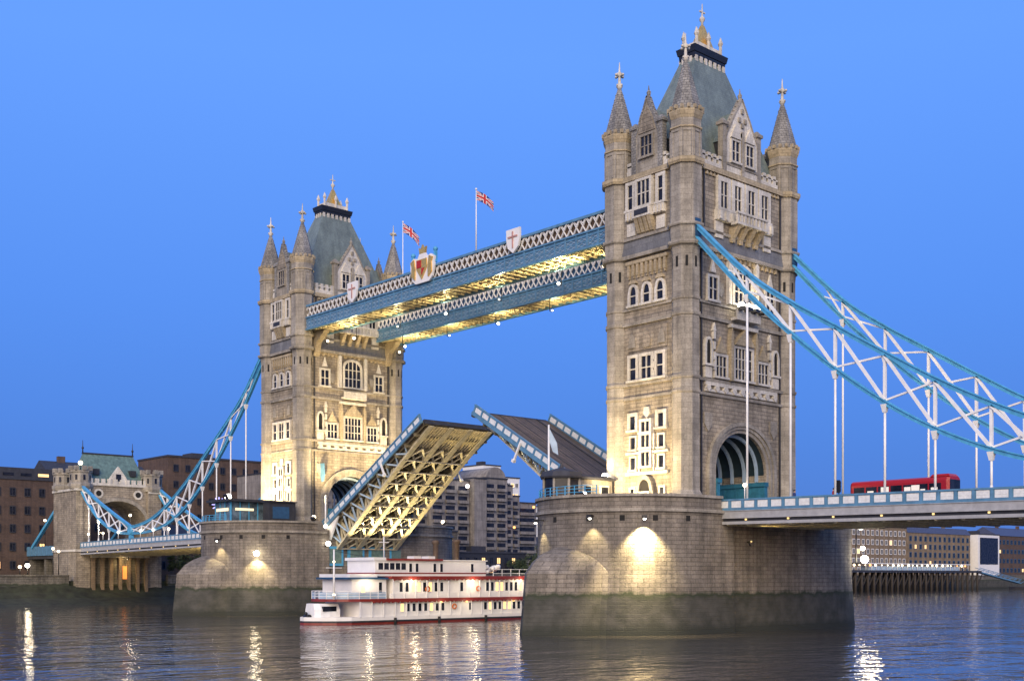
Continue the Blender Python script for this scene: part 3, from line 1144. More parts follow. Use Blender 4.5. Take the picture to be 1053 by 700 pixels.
def make_walkway(y0, y1, label):
    X0, X1 = -76.2, -6.1
    yc = (y0+y1)/2
    root = thing('high_level_walkway', label, 'footbridge', (-41.15, yc, 47.3), 'high walkways between the two towers')
    mb = MB()
    mb.box(X0, X1, y0+.25, y1-.25, 47.62, 47.9)
    for i in range(47):
        x = X0+.8+i*(X1-X0-1.6)/46
        mb.box(x-.12, x+.12, y0+.26, y1-.26, 47.36, 47.62)
    for y in (yc-1.1, yc, yc+1.1):
        mb.box(X0, X1, y-.09, y+.09, 47.42, 47.625)
    for i in range(23):
        xa = X0+.8+i*(X1-X0-1.6)/23
        xb = xa+(X1-X0-1.6)/23
        mb.bar((xa, y0+.4, 47.52), (xb, y1-.4, 47.52), .16, .1)
        mb.bar((xa, y1-.4, 47.50), (xb, y0+.4, 47.50), .16, .1)
    mb.build('soffit', 'soffit_steel', root)
    mb = MB()
    mb.box(X0, X1, y0+.35, y1-.35, 51.1, 51.25)
    mb.build('roof', 'roof_dark', root)
    for s, y in ((-1, y0), (1, y1)):
        mb = MB()
        yi = y-s*.25
        a, c = sorted((y, yi))
        mb.box(X0, X1, a, c, 47.5, 49.2)
        for z0, z1, pr in ((47.25, 47.5, .22), (48.1, 48.22, .07), (48.75, 48.9, .1), (49.2, 49.42, .2)):
            a, c = sorted((y+s*pr, yi))
            mb.box(X0, X1, a, c, z0, z1)
        n_ = 36
        for i in range(n_+1):
            x = X0+.3+i*(X1-X0-.6)/n_
            a, c = sorted((y+s*.12, y+s*.002))
            mb.box(x-.13, x+.13, a, c, 47.51, 49.19)
        mb.build('girder', 'blue_paint', root)
        mb = MB()
        for i in range(n_):
            xa = X0+.3+i*(X1-X0-.6)/n_
            xb = X0+.3+(i+1)*(X1-X0-.6)/n_
            for za, zb in ((47.6, 48.08), (48.24, 48.72)):
                for q in (0, 1):
                    x0_ = xa+(xb-xa)*q/2
                    x1_ = xa+(xb-xa)*(q+1)/2
                    mb.bar((x0_, y+s*.03, za), (x1_, y+s*.03, zb), .05, .09, up=(0, 1, 0))
                    mb.bar((x1_, y+s*.05, za), (x0_, y+s*.05, zb), .05, .09, up=(0, 1, 0))
        mb.build('girder_tracery', 'pale_blue_paint', root)
        mb = MB()
        a, c = sorted((y-s*.62, y-s*.5))
        mb.box(X0, X1, a, c, 49.42, 51.1)
        mb.build('glazing', 'brown_wood' if (y0 < 0 and s < 0) else 'dark_blue_paint', root)
        mb = MB()
        nb_ = 62
        st = (X1-X0)/nb_
        for i in range(nb_):
            xa, xb = X0+i*st, X0+(i+1)*st
            mb.bar((xa, y-s*.10, 49.42), (xb, y-s*.10, 51.1), .09, .2, up=(0, 1, 0))
            mb.bar((xb, y-s*.17, 49.42), (xa, y-s*.17, 51.1), .09, .2, up=(0, 1, 0))
            xm = (xa+xb)/2
            mb.bar((xm-st*.3, y-s*.12, 51.09), (xm, y-s*.12, 50.6), .08, .14, up=(0, 1, 0))
            mb.bar((xm+st*.3, y-s*.12, 51.09), (xm, y-s*.12, 50.6), .08, .14, up=(0, 1, 0))
        mb.build('lattice_railing', 'white_paint', root)
        mb = MB()
        a, c = sorted((y+s*.12, y-s*.3))
        mb.box(X0, X1, a, c, 51.1, 51.42)
        mb.build('top_rail', 'blue_paint', root)
    yo = y0 if yc < 0 else y0
    yf = y0-.22
    if yc < 0:
        crest(root, -43.3, yf, 49.7, 1.2, 'royal')
        crest(root, -23.6, yf, 49.9, 1.15, 'city')
        crest(root, -61.3, yf, 49.9, 1.15, 'city')
    # carved brackets at the tower ends
    for X, d in ((X0+.05, 1), (X1-.05, -1)):
        mb = MB()
        mb.extr([(X, yc-.5, 47.3), (X+d*3.2, yc-.5, 47.3), (X+d*2.6, yc-.5, 46.6), (X+d*1.0, yc-.5, 45.6), (X+d*.5, yc-.5, 44.0), (X, yc-.5, 43.4)], (0, 1.0, 0))
        mb.build('end_bracket', 'gilded_stone', root)
    return root

walk1 = make_walkway(-9.6, -5.0, 'nearer high walkway with coats of arms on its white lattice railing')
walk2 = make_walkway(5.0, 9.6, 'farther high walkway seen below the crested one, plain blue girder and lattice')

# walkway lamps (hung from the inner edges) and their light on the soffits
WL = (1, .78, .38)
for yl, xs in ((-4.7, (-10, -20, -32, -44, -56, -68)), (4.6, (-10, -20, -32, -44, -56, -68))):
    for i, x in enumerate(xs):
        mb = MB()
        ys_ = yl-.5 if yl < 0 else yl+.5
        mb.bar((x, yl, 47.2), (x, yl, 45.3), .08)
        mb.bar((x, yl, 45.3), (x, ys_, 45.3), .08)
        t = thing('walkway_lamp', '%s lamp from the nearer tower under the %s high walkway' % (('first', 'second', 'third', 'fourth', 'fifth', 'sixth')[i], 'crested' if yl < 0 else 'uncrested'), 'lamp', (x, yl, 46.3), 'floodlights under the %s walkway' % ('nearer' if yl < 0 else 'farther'))
        mb.build('lamp_arm', 'black_metal', t)
        mb = MB()
        mb.ball((x, ys_, 45.45), .2 if i % 2 else .13, 8, 6)
        mb.build('lamp_head', 'lamp_white' if i % 2 else 'lamp_soft', t)
        spot((x, ys_, 45.75), (x, -7.6 if yl < 0 else 7.6, 47.4), 1300, WL, 160, .6, .15)
# ------------------------------------------------------------------ suspension chains
UP = [(6.3, 46.9), (13.8, 39.6), (19.4, 35.5), (24.8, 32.1), (30.4, 28.6), (35.7, 25.4), (41.2, 22.5), (46.6, 20.1), (52.0, 18.3), (57.2, 17.3), (62.2, 16.9)]
LO = [(6.3, 45.5), (13.8, 37.5), (19.4, 32.3), (24.8, 27.8), (30.4, 23.8), (35.7, 20.7), (41.2, 18.3), (46.6, 16.7), (52.0, 15.9), (57.2, 15.6), (62.2, 15.6)]
SU = [(62.2, 16.9), (68.0, 18.9), (73.6, 20.9), (79.2, 23.0), (84.6, 25.3), (88.6, 27.0)]
SL = [(62.2, 15.6), (68.0, 15.9), (73.6, 17.1), (79.2, 19.3), (84.6, 22.6), (88.6, 25.6)]

def smooth_curve(pts, k=5):
    out = []
    n_ = len(pts)
    for i in range(n_-1):
        p0 = pts[max(0, i-1)]
        p1, p2 = pts[i], pts[i+1]
        p3 = pts[min(n_-1, i+2)]
        for j in range(k):
            t = j/k
            out.append(tuple(.5*((2*p1[a])+(-p0[a]+p2[a])*t+(2*p0[a]-5*p1[a]+4*p2[a]-p3[a])*t*t+(-p0[a]+3*p1[a]-3*p2[a]+p3[a])*t**3) for a in (0, 1)))
    out.append(pts[-1])
    return out

def chord(mb, pts, w_, h_, y=0):
    c = smooth_curve(pts)
    rings = []
    for i, (x, z) in enumerate(c):
        a = c[max(0, i-1)]
        e = c[min(len(c)-1, i+1)]
        tx, tz = e[0]-a[0], e[1]-a[1]
        l = hypot(tx, tz)
        nx, nz = -tz/l, tx/l
        rings.append([(x-nx*h_/2, y-w_/2, z-nz*h_/2), (x-nx*h_/2, y+w_/2, z-nz*h_/2), (x+nx*h_/2, y+w_/2, z+nz*h_/2), (x+nx*h_/2, y-w_/2, z+nz*h_/2)])
    mb.loft(rings)

def make_chain(label, y, xmax=95):
    """local geometry: tower axis at x = 0, running out along +x, in the plane y"""
    root = thing('suspension_chain', label, 'suspension chain', (0, 0, 14), 'trussed suspension chains')
    for nm, A, Bc, first in (('long_link', UP, LO, True), ('short_link', SU, SL, False)):
        mb = MB()
        chord(mb, A, .46, .5, y)
        chord(mb, [(x, z+.24) for x, z in A], .72, .1, y)
        mb.build('upper_chord', 'teal_paint', root)
        mb = MB()
        chord(mb, Bc, .46, .46, y)
        chord(mb, [(x, z+.2) for x, z in Bc], .7, .1, y)
        mb.build('lower_chord', 'teal_paint', root)
        mb = MB()
        k = len(A)
        for i in range(k-1):
            if first and i == 0:
                # the closed end near the tower: a single strut pair
                a = (10.6, 42.4)
                mb.bar((11.4, y, 41.6), (13.8, y-.02, 37.7), .18)
                mb.bar((11.2, y, 40.5), (13.8, y+.02, 39.4), .14)
                continue
            mb.bar((A[i][0], y-.1, A[i][1]-.2), (Bc[i+1][0], y-.1, Bc[i+1][1]+.2), .28, .26, up=(0, 1, 0))
            mb.bar((Bc[i][0], y+.1, Bc[i][1]+.2), (A[i+1][0], y+.1, A[i+1][1]-.2), .19, .2, up=(0, 1, 0))
        mb.build('cross_bracing', 'white_paint', root)
        for i in range(1, k-1):
            mb = MB()
            mb.bar((A[i][0], y, A[i][1]-.25), (Bc[i][0], y, Bc[i][1]+.25), .27)
            mb.build('chain_post', 'white_paint', root)
            x, z = Bc[i]
            if z > 16.2:
                mb = MB()
                mb.tube((x, y, z-.2), (x, y, 13.9), .125, n=8)
                mb.frust(x, y, .17, .17, z-1.0, .32, .32, z-.2)
                mb.ngon(x, y, [(.2, 13.9), (.2, 14.6), (.11, 15.1)], smooth=True)
                mb.build('hanger_rod', 'white_paint', root)
    mb = MB()
    mb.tube((62.2, y-.5, 16.25), (62.2, y+.5, 16.25), .95, n=14)
    mb.box(61.7, 62.7, y-.35, y+.35, 13.9, 15.4)
    mb.build('pin_joint', 'teal_paint', root)
    mb = MB()
    mb.box(5.7, 7.0, y-.45, y+.45, 45.2, 47.2)
    mb.build('saddle_end', 'dark_blue_paint', root)
    return root

CH1 = make_chain('pale blue trussed chain crossing in front of the tower arch face, above the bus', -9.3)
CH2 = make_chain('trussed chain on the far side of the bus deck, behind the pale blue front chain', 9.3)
CH3 = copy_tree(CH2, loc=(-82.3, 0, 14), rz=pi, label='trussed chain sweeping from the farther tower over the water to the gatehouse tower')
CH4 = copy_tree(CH1, loc=(-82.3, 0, 14), rz=pi, label='mostly hidden trussed chain on the far side of the gatehouse span')

# ------------------------------------------------------------------ side spans
def make_deck(label, xe):
    root = thing('side_span', label, 'bridge deck', (0, 0, 13.9), 'side spans of the bridge')
    xs = 9.9
    def zd(x):   # slight fall away from the towers
        return 14.05-.012*(x-10)
    mb = MB()
    mb.hexa([(xs, -9.3, 13.1), (xe, -9.3, 12.4), (xe, 9.3, 12.4), (xs, 9.3, 13.1), (xs, -9.3, zd(xs)), (xe, -9.3, zd(xe)), (xe, 9.3, zd(xe)), (xs, 9.3, zd(xs))])
    mb.build('roadway', 'asphalt', root)
    mb = MB()
    for s in (1, -1):
        a, c = sorted((s*6.4, s*9.1))
        mb.hexa([(xs, a, zd(xs)), (xe, a, zd(xe)), (xe, c, zd(xe)), (xs, c, zd(xs)), (xs, a, zd(xs)+.14), (xe, a, zd(xe)+.14), (xe, c, zd(xe)+.14), (xs, c, zd(xs)+.14)])
    mb.build('pavement', 'weathered_slate', root)
    mb = MB()
    x = xs+2
    while x < xe-4:
        mb.face([(x, -.08, zd(x)+.006), (x+3, -.08, zd(x+3)+.006), (x+3, .08, zd(x+3)+.006), (x, .08, zd(x)+.006)])
        x += 7
    mb.build('lane_line', 'white_paint', root)
    for s in (1, -1):
        y = s*9.55
        mb = MB()
        # parapet: blue frame, pale panels
        def run(z0, z1, n0, n1, x0=xs, x1=xe, k=0):
            mb.cur = k
            a, c = sorted((y+s*n0, y+s*n1))
            mb.hexa([(x0, a, zd(x0)+z0), (x1, a, zd(x1)+z0), (x1, c, zd(x1)+z0), (x0, c, zd(x0)+z0), (x0, a, zd(x0)+z1), (x1, a, zd(x1)+z1), (x1, c, zd(x1)+z1), (x0, c, zd(x0)+z1)])
        run(.98, 1.16, -.16, .12)
        run(-.1, .12, -.16, .16)
        run(.12, .98, -.06, .0)
        nP = int((xe-xs)/1.75)
        for i in range(nP+1):
            x = xs+i*1.75
            run(.121, .979, -.12, .09, x-.14, x+.14 if i else x+.2)
            if i < nP:
                run(.2, .93, .0, .04, x+.24, x+1.51, 1)
                run(.5, .56, .04, .06, x+.3, x+1.45, 1)
                run(.26, .84, .04, .055, x+.84, x+.91, 1)
        mb.build('parapet', ['blue_paint', 'infill_paint'], root)
        mb = MB()
        run(-.95, -.102, -.3, .1)
        run(-.16, -.101, .1, .2)
        run(-.98, -.86, .1, .22)
        mb.build('fascia_girder', 'grey_steel', root)
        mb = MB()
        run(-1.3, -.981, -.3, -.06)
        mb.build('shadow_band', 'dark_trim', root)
        mb = MB()
        run(-1.62, -1.301, -.3, .14)
        mb.build('lower_flange', 'grey_steel', root)
        for i in range(int((xe-xs)/5.5)):
            x = 13.8+i*5.46
            if x > xe-1:
                break
            mb = MB()
            run(-1.2, -1.02, -.055, .05, x-.1, x+.1)
            mb.build('fascia_lamp', 'lamp_dim', root)
    # under-deck cross girders and stringers
    mb = MB()
    x = xs+1.2
    while x < xe:
        mb.box(x-.16, x+.16, -9.2, 9.2, zd(x)-1.75, zd(x)-1.0)
        x += 2.73
    for y in (-6, -3, 0, 3, 6):
        mb.hexa([(xs, y-.15, zd(xs)-1.5), (xe, y-.15, zd(xe)-1.5), (xe, y+.15, zd(xe)-1.5), (xs, y+.15, zd(xs)-1.5), (xs, y-.15, zd(xs)-.9), (xe, y-.15, zd(xe)-.9), (xe, y+.15, zd(xe)-.9), (xs, y+.15, zd(xs)-.9)])
    mb.build('cross_girder', 'cream_steel', root)
    return root

deck1 = make_deck('bridge deck with blue and white parapet carrying the red bus', 92)
deck2 = copy_tree(deck1, loc=(-82.3, 0, 13.9), rz=pi, label='deck between the farther pier and the gatehouse tower')

# ------------------------------------------------------------------ raised bascule leaves
TH = R(29.6)
def make_leaf(label):
    """local: hinge line at x = 0, leaf rising along +x"""
    root = thing('bascule_leaf', label, 'drawbridge leaf', (0, 0, 14.7), 'raised bascule leaves')
    L = 30.6
    def lp(s, y, t):
        return (s*cos(TH)-t*sin(TH), y, 14.7+s*sin(TH)+t*cos(TH))
    def lbox(mb, s0, s1, y0, y1, t0, t1):
        return mb.hexa([lp(s0, y0, t0), lp(s1, y0, t0), lp(s1, y1, t0), lp(s0, y1, t0), lp(s0, y0, t1), lp(s1, y0, t1), lp(s1, y1, t1), lp(s0, y1, t1)])
    mb = MB()
    lbox(mb, .3, L, -7.2, 7.2, -.3, 0)
    mb.build('roadway', 'leaf_timber', root)
    mb = MB()
    for y in (-4.9, 4.9):
        lbox(mb, .4, L-.05, y-.12, y+.12, .0, .16)
    for y in (-2.4, 0, 2.4):
        lbox(mb, .4, L-.05, y-.06, y+.06, .0, .05)
    lbox(mb, L-.02, L+.35, -7.1, 7.1, -.75, .03)
    mb.build('kerb', 'dark_trim', root)
    def depth(s):
        return .75+3.25*(1-s/L)**1.25
    for s_ in (1, -1):
        y = s_*7.3
        mb = MB()
        a, c = sorted((y, y-s_*.1))
        lbox(mb, .2, L, a, c, .12, 1.0)
        lbox(mb, .1, L+.05, *sorted((y+s_*.14, y-s_*.2)), 1.0, 1.2)
        lbox(mb, .1, L+.05, *sorted((y+s_*.18, y-s_*.1)), -.35, .12)
        k = 17
        for i in range(k+1):
            x = .3+i*(L-.5)/k
            for q in (1, -1):
                yy = y if q == 1 else y-s_*.1
                lbox(mb, x-.15, x+.15, *sorted((yy, yy+q*s_*.1)), .121, .999)
        mb.cur = 1
        for i in range(k):
            x = .3+i*(L-.5)/k
            for q in (1, -1):
                yy = y if q == 1 else y-s_*.1
                lbox(mb, x+.22, x+1.56, *sorted((yy, yy+q*s_*.05)), .22, .9)
        mb.build('parapet', ['blue_paint', 'infill_paint'], root)
        # navigation lamp bracket on the parapet
        mb = MB()
        lbox(mb, 18.9, 19.15, *sorted((y+s_*.2, y+s_*.45)), -1.9, .6)
        lbox(mb, 18.8, 19.25, *sorted((y+s_*.15, y+s_*.6)), -2.3, -1.9)
        mb.build('lamp_bracket', 'white_paint', root)
    # four main girders
    for y in (-5.7, -1.9, 1.9, 5.7):
        mb = MB()
        k = 11
        P = [i*L/k for i in range(k+1)]
        for a, c in zip(P, P[1:]):
            mb.hexa([lp(a, y-.42, -depth(a)-.16), lp(c, y-.42, -depth(c)-.16), lp(c, y+.42, -depth(c)-.16), lp(a, y+.42, -depth(a)-.16),
                     lp(a, y-.42, -depth(a)+.12), lp(c, y-.42, -depth(c)+.12), lp(c, y+.42, -depth(c)+.12), lp(a, y+.42, -depth(a)+.12)])
        lbox(mb, 0, L, y-.25, y+.25, -.5, -.3)
        for i in range(k):
            a, c = P[i], P[i+1]
            if c > 25:
                mb.hexa([lp(a, y-.06, -depth(a)), lp(c, y-.06, -depth(c)), lp(c, y+.06, -depth(c)), lp(a, y+.06, -depth(a)),
                         lp(a, y-.06, -.5), lp(c, y-.06, -.5), lp(c, y+.06, -.5), lp(a, y+.06, -.5)])
                continue
            mb.bar(lp(a, y, -depth(a)), lp(a, y, -.45), .3)
            m_ = (a+c)/2
            mb.bar(lp(a, y, -.45), lp(m_, y, -depth(m_)), .28)
            mb.bar(lp(m_, y, -depth(m_)), lp(c, y, -.45), .28)
        mb.build('main_girder', 'cream_steel', root)
    mb = MB()
    k = 11
    for i in range(k+1):
        s = i*L/k
        d = min(.9, depth(s)-.15)
        lbox(mb, s-.16, s+.16, -7.1, 7.1, -.3-d*.75, -.302)
    for i in range(26):
        y = -6.6+i*.53
        lbox(mb, .3, L-.1, y-.06, y+.06, -.55, -.303)
    mb.build('floor_beam', 'shaded_steel', root)
    mb = MB()
    for b_ in range(3):
        y0, y1 = -5.7+b_*3.8, -1.9+b_*3.8
        for i in range(k):
            a, c = i*L/k, (i+1)*L/k
            if a > 23:
                continue
            ym = (y0+y1)/2
            mb.bar(lp(a, y0, -depth(a)), lp(a, y1, -depth(a)), .42, .2)
            mb.bar(lp(a, y0, -depth(a)+.06), lp(c, ym, -depth(c)+.06), .4, .18)
            mb.bar(lp(a, y1, -depth(a)+.10), lp(c, ym, -depth(c)+.10), .4, .18)
            if i % 2 == 0:
                mb.bar(lp(c, y0, -depth(c)+.14), lp(a, ym, -depth(a)+.14), .3, .16)
                mb.bar(lp(c, y1, -depth(c)+.18), lp(a, ym, -depth(a)+.18), .3, .16)
    mb.build('wind_bracing', 'cream_steel', root)
    # solid panels near the tip
    mb = MB()
    for b_ in range(3):
        y0, y1 = -5.7+b_*3.8+.36, -1.9+b_*3.8-.36
        lbox(mb, 23.2, L-.2, y0, y1, -.74, -.6)
        for q in range(5):
            y = y0+.35+q*(y1-y0-.7)/4
            lbox(mb, 23.2, L-.2, y-.07, y+.07, -.9, -.741)
    mb.build('tip_panel', 'soffit_steel', root)
    # side truss of the outer face (blue)
    for s_ in (1, -1):
        y = s_*7.0
        mb = MB()
        for i in range(9):
            a, c = i*2.78, (i+1)*2.78
            mb.bar(lp(a, y, -.35), lp((a+c)/2, s_*5.9, -depth((a+c)/2)+.1), .24)
            mb.bar(lp((a+c)/2, s_*5.9, -depth((a+c)/2)+.1), lp(c, y, -.35), .24)
        mb.build('side_bracing', 'pale_blue_paint', root)
        mb = MB()
        mb.extr([lp(-.2, y-.1*s_, -.4), lp(4.4, y-.1*s_, -.4), lp(3.0, y-.1*s_, -1.2), lp(.4, y-.1*s_, -2.6)], (0, .3*s_, 0))
        mb.build('gusset', 'white_paint', root)
    return root

leaf_f = make_leaf('raised bascule leaf showing its yellow-lit girder underside')
leaf_n = copy_tree(leaf_f, loc=(-8.6, 0, 14.7), rz=pi, label='raised bascule leaf of the nearer tower showing its dark road surface')
leaf_f.location = (-73.7, 0, 14.7)

# counterweight pits: dark openings and teal machinery doors in the pier faces below the leaves
t = thing('machinery_doors', 'row of teal machinery doors in the pier face below the yellow leaf', 'door', (-71.6, 0, 6))
for y in (-6.3, -2.1, 2.1, 6.3):
    mb = MB()
    mb.box(-72.3, -71.86, y-1.6, y+1.6, 8.4, 11.6)
    f = mb.build('machinery_door', 'teal_paint', t)
    mb = MB()
    mb.box(-71.86, -71.82, y-1.2, y+1.2, 8.8, 11.2)
    mb.build('door_leaf', 'copper_green', f)

# ------------------------------------------------------------------ flags on the walkways
def flag_mesh(mb, x, y, z, dx, dy, wd, ht, droop):
    """a waving union flag, one thin closed sheet, colours chosen per small cell (0 blue, 1 white, 2 red)"""
    nx, nz = 30, 18
    d = Vector((dx, dy, 0)).normalized()
    nrm = Vector((-d.y, d.x, 0))
    def P(i, j, side):
        u = i/nx
        v = j/nz
        p = Vector((x, y, z))+d*(wd*u)+Vector((0, 0, ht*v-droop*u*u*.6-droop*u*.4))+nrm*(.16*sin(u*7+v*1.2)*u**.5+side*.012)
        return p
    def colour(u, v):
        a, c = (u-.5)*2, v-.5
        if abs(c) < .1 or abs(a) < .12:
            return 2
        if abs(c) < .17 or abs(a) < .2:
            return 1
        dg = min(abs(v-u), abs(v-(1-u)))
        return 2 if dg < .045 else 1 if dg < .12 else 0
    for side in (-1, 1):
        for i in range(nx):
            for j in range(nz):
                mb.cur = colour((i+.5)/nx, (j+.5)/nz)
                mb.face([P(i, j, side), P(i+1, j, side), P(i+1, j+1, side), P(i, j+1, side)])

def flagpole(x, y, z0, z1, label, wd, ht, droop, dx, dy):
    t = thing('flagpole', label, 'flag', (x, y, z0))
    mb = MB()
    mb.tube((x, y, z0), (x, y, z1), .11, .06)
    mb.ball((x, y, z1+.1), .16)
    mb.build('pole', 'white_paint', t)
    mb = MB()
    flag_mesh(mb, x, y, z1-ht-.1, dx, dy, wd, ht, droop)
    mb.build('flag', ['flag_blue', 'flag_white', 'flag_red'], t)
flagpole(-32.7, -8.8, 51.2, 60.2, 'union flag on a bare white pole rising from the nearer walkway', 2.4, 1.3, 1.6, .66, .75)
flagpole(-71.6, 7.3, 51.2, 67.6, 'union flag flying beside a spire of the farther tower', 2.8, 1.6, 2.4, .66, .75)

# ------------------------------------------------------------------ control cabin on the nearer pier
t = thing('control_cabin', 'stone control cabin with an eight-sided dark-roofed end on the nearer pier', 'cabin', (-6, -16, 14.25))
mb = MB()
mb.box(-7.6, -4.2, -17.2, -11.6, 14.25, 18.0)
mb.build('wall', 'granite_smooth', t)
mb = MB()
mb.box(-7.9, -3.9, -17.2, -11.3, 18.0, 18.25)
mb.frust(-5.9, -14.2, 1.9, 2.8, 18.25, 1.2, 2.2, 18.6)
mb.build('roof', 'roof_dark', t)
mb = MB()
mb.ngon(-5.9, -18.3, [(2.3, 14.25), (2.3, 15.6)])
mb.build('bay_base', 'granite_smooth', t)
mb = MB()
mb.ngon(-5.9, -18.3, [(2.15, 15.6), (2.15, 18.0)])
mb.build('bay_glazing', 'pane_glass', t)
for k in range(8):
    mb = MB()
    a = pi/8+2*pi*k/8
    mb.tube((-5.9+2.22*cos(a), -18.3+2.22*sin(a), 15.6), (-5.9+2.22*cos(a), -18.3+2.22*sin(a), 18.0), .16, n=6)
    mb.build('bay_post', 'granite_smooth', t)
mb = MB()
mb.ngon(-5.9, -18.3, [(2.6, 18.0), (2.7, 18.2), (2.4, 18.75), (.3, 19.3), (.1, 19.9)])
mb.build('bay_roof', 'roof_dark', t)
for y in (-15.9, -13.0):
    mb = MB()
    mb.box(-4.2, -4.05, y-.75, y+.75, 15.4, 17.4)
    f = mb.build('window', 'portland', t)
    mb = MB()
    mb.box(-4.06, -4.02, y-.55, y+.55, 15.6, 17.2)
    mb.build('pane', 'pane_glass', f)
t = thing('flagpole', 'white pole with a limp flag beside the control cabin', 'flag', (-8.6, -17.8, 14.25))
mb = MB()
mb.tube((-8.6, -17.8, 14.25), (-8.6, -17.8, 24.6), .16, .1)
mb.build('pole', 'white_paint', t)
mb = MB()
mb.extr([(-8.5, -17.8, 24.2), (-7.8, -17.2, 22.4), (-7.7, -17.1, 21.0), (-8.2, -17.5, 21.4), (-8.45, -17.8, 22.6)], (.05, -.07, 0))
mb.build('flag', 'pale_blue_paint', t)
# ------------------------------------------------------------------ glass pavilion on the farther pier
t = thing('glass_pavilion', 'flat roofed glass pavilion on the farther pier with a lit ceiling', 'pavilion', (-82, -16.5, 14.25))
mb = MB()
mb.box(-84.2, -78.8, -21.6, -11.8, 14.3, 15.2)
mb.build('base', 'teal_paint', t)
mb = MB()
mb.box(-84.1, -78.9, -21.5, -11.9, 15.2, 18.7)
mb.build('glazing', 'cool_glass', t)
mb = MB()
for y in [-21.5+i*1.6 for i in range(7)]:
    mb.box(-78.92, -78.8, y-.08, y+.08, 15.2, 18.7)
for x in (-84, -82.4, -80.8, -79):
    mb.box(x-.08, x+.08, -21.62, -21.48, 15.2, 18.7)
mb.build('mullion', 'teal_paint', t)
mb = MB()
mb.box(-85.2, -77.8, -22.6, -11.0, 18.7, 19.1)
mb.build('roof', 'dark_trim', t)
mb = MB()
mb.box(-83.4, -79.5, -21.72, -21.62, 17.2, 17.7)
mb.box(-78.8, -78.7, -20.8, -17.5, 17.3, 17.7)
mb.build('ceiling_light', 'lit_pale', t)
t = thing('information_kiosk', 'dark kiosk with a violet lit screen beside the glass pavilion', 'kiosk', (-75.5, -14, 14.25))
mb = MB()
mb.box(-76.6, -74.6, -17.0, -12.2, 14.25, 18.6)
mb.build('body', 'dark_trim', t)
mb = MB()
mb.box(-74.6, -74.52, -16.4, -13.4, 16.0, 17.9)
mb.build('screen', 'dark_blue_paint', t)
mb = MB()
mb.box(-76.8, -74.3, -17.2, -12.0, 18.6, 18.8)
mb.build('roof', 'roof_dark', t)

def floodlight(at, to, label, power, color=(1, .78, .45), angle=70, size=.35, head='lamp_white', beam=True, r=.35, group=None):
    p = Vector(at)
    d = (Vector(to)-p).normalized()
    t = thing('floodlight', label, 'floodlight', tuple(p-Vector((0, 0, .5))), group)
    mb = MB()
    mb.bar(p-Vector((0, 0, .5)), p-d*.25, .16)
    mb.bar(p-d*.45, p-d*.05, r*1.9)
    mb.build('housing', 'black_metal', t)
    mb = MB()
    mb.ball(p+d*.1, r, 8, 6)
    mb.build('lens', head, t)
    if beam:
        spot(tuple(p+d*(r+.35)), to, power, color, angle, .7, size)
    return t

WARM = (1, .76, .40)
for yc in (-7.3, 7.3):
    for X, d in ((-9.6, -1), (-72.7, 1)):
        floodlight((X, yc, 45.4), (X+d*26, yc, 47.5), 'floodlight on the %s tower bracket under the %s walkway' % ('nearer' if d < 0 else 'farther', 'crested' if yc < 0 else 'uncrested'), 20000, WL, 55, .3, head='lamp_soft', r=.22)
# lights washing the towers
floodlight((-84, -19.4, 19.7), (-82.6, -9, 23), 'glaring floodlight on the pavilion roof lighting the farther tower side', 30000, WARM, 100, r=.6)
floodlight((-1.2, -19.5, 15.9), (0, -10, 21), 'floodlight on the nearer pier washing the tower side above it', 19000, WARM, 105)
floodlight((-5.6, -11.4, 18.6), (-4.4, -10.2, 24), 'small bright lamp fixed to the nearer tower turret above the cabin', 900, WARM, 100, r=.4)
floodlight((-68.6, -12.5, 16.0), (-76.4, 1, 34), 'floodlight at the edge of the farther pier aimed at the tower face', 42000, WARM, 62, head='lamp_soft')
floodlight((-68.2, 13.5, 16.0), (-76.4, -2, 34), 'second floodlight on the farther pier, hidden behind the raised leaf', 42000, WARM, 62, head='lamp_soft')
for y in (-1.9, -.6, .7, 1.9):
    floodlight((7.4, y, 38.3), (6.6, y*1.5, 44), 'bright floodlight in the row on the middle balcony of the nearer tower', 260, WARM, 110, r=.42, group='balcony floodlights')
# lights on the yellow leaf
for y, pw, o_ in ((-4.2, 26000, 'first'), (0, 22000, 'second'), (4.2, 26000, 'third')):
    floodlight((-70.9, y, 7.6), (-56, y*.9, 22.0), o_+' floodlight counted from the bow side on the pier face under the yellow leaf', pw, (1, .79, .40), 66, .3, head='lamp_soft', r=.2)
t = thing('floodlight', 'bright floodlight at the foot of the yellow leaf, above the boat bow', 'floodlight', (-71.3, -8.4, 11.6))
mb = MB()
mb.bar((-71.6, -8.4, 11.6), (-71.0, -8.4, 11.9), .3)
mb.build('housing', 'black_metal', t)
mb = MB()
mb.ball((-70.7, -8.4, 12.0), .42, 8, 6)
mb.build('lens', 'lamp_white', t)

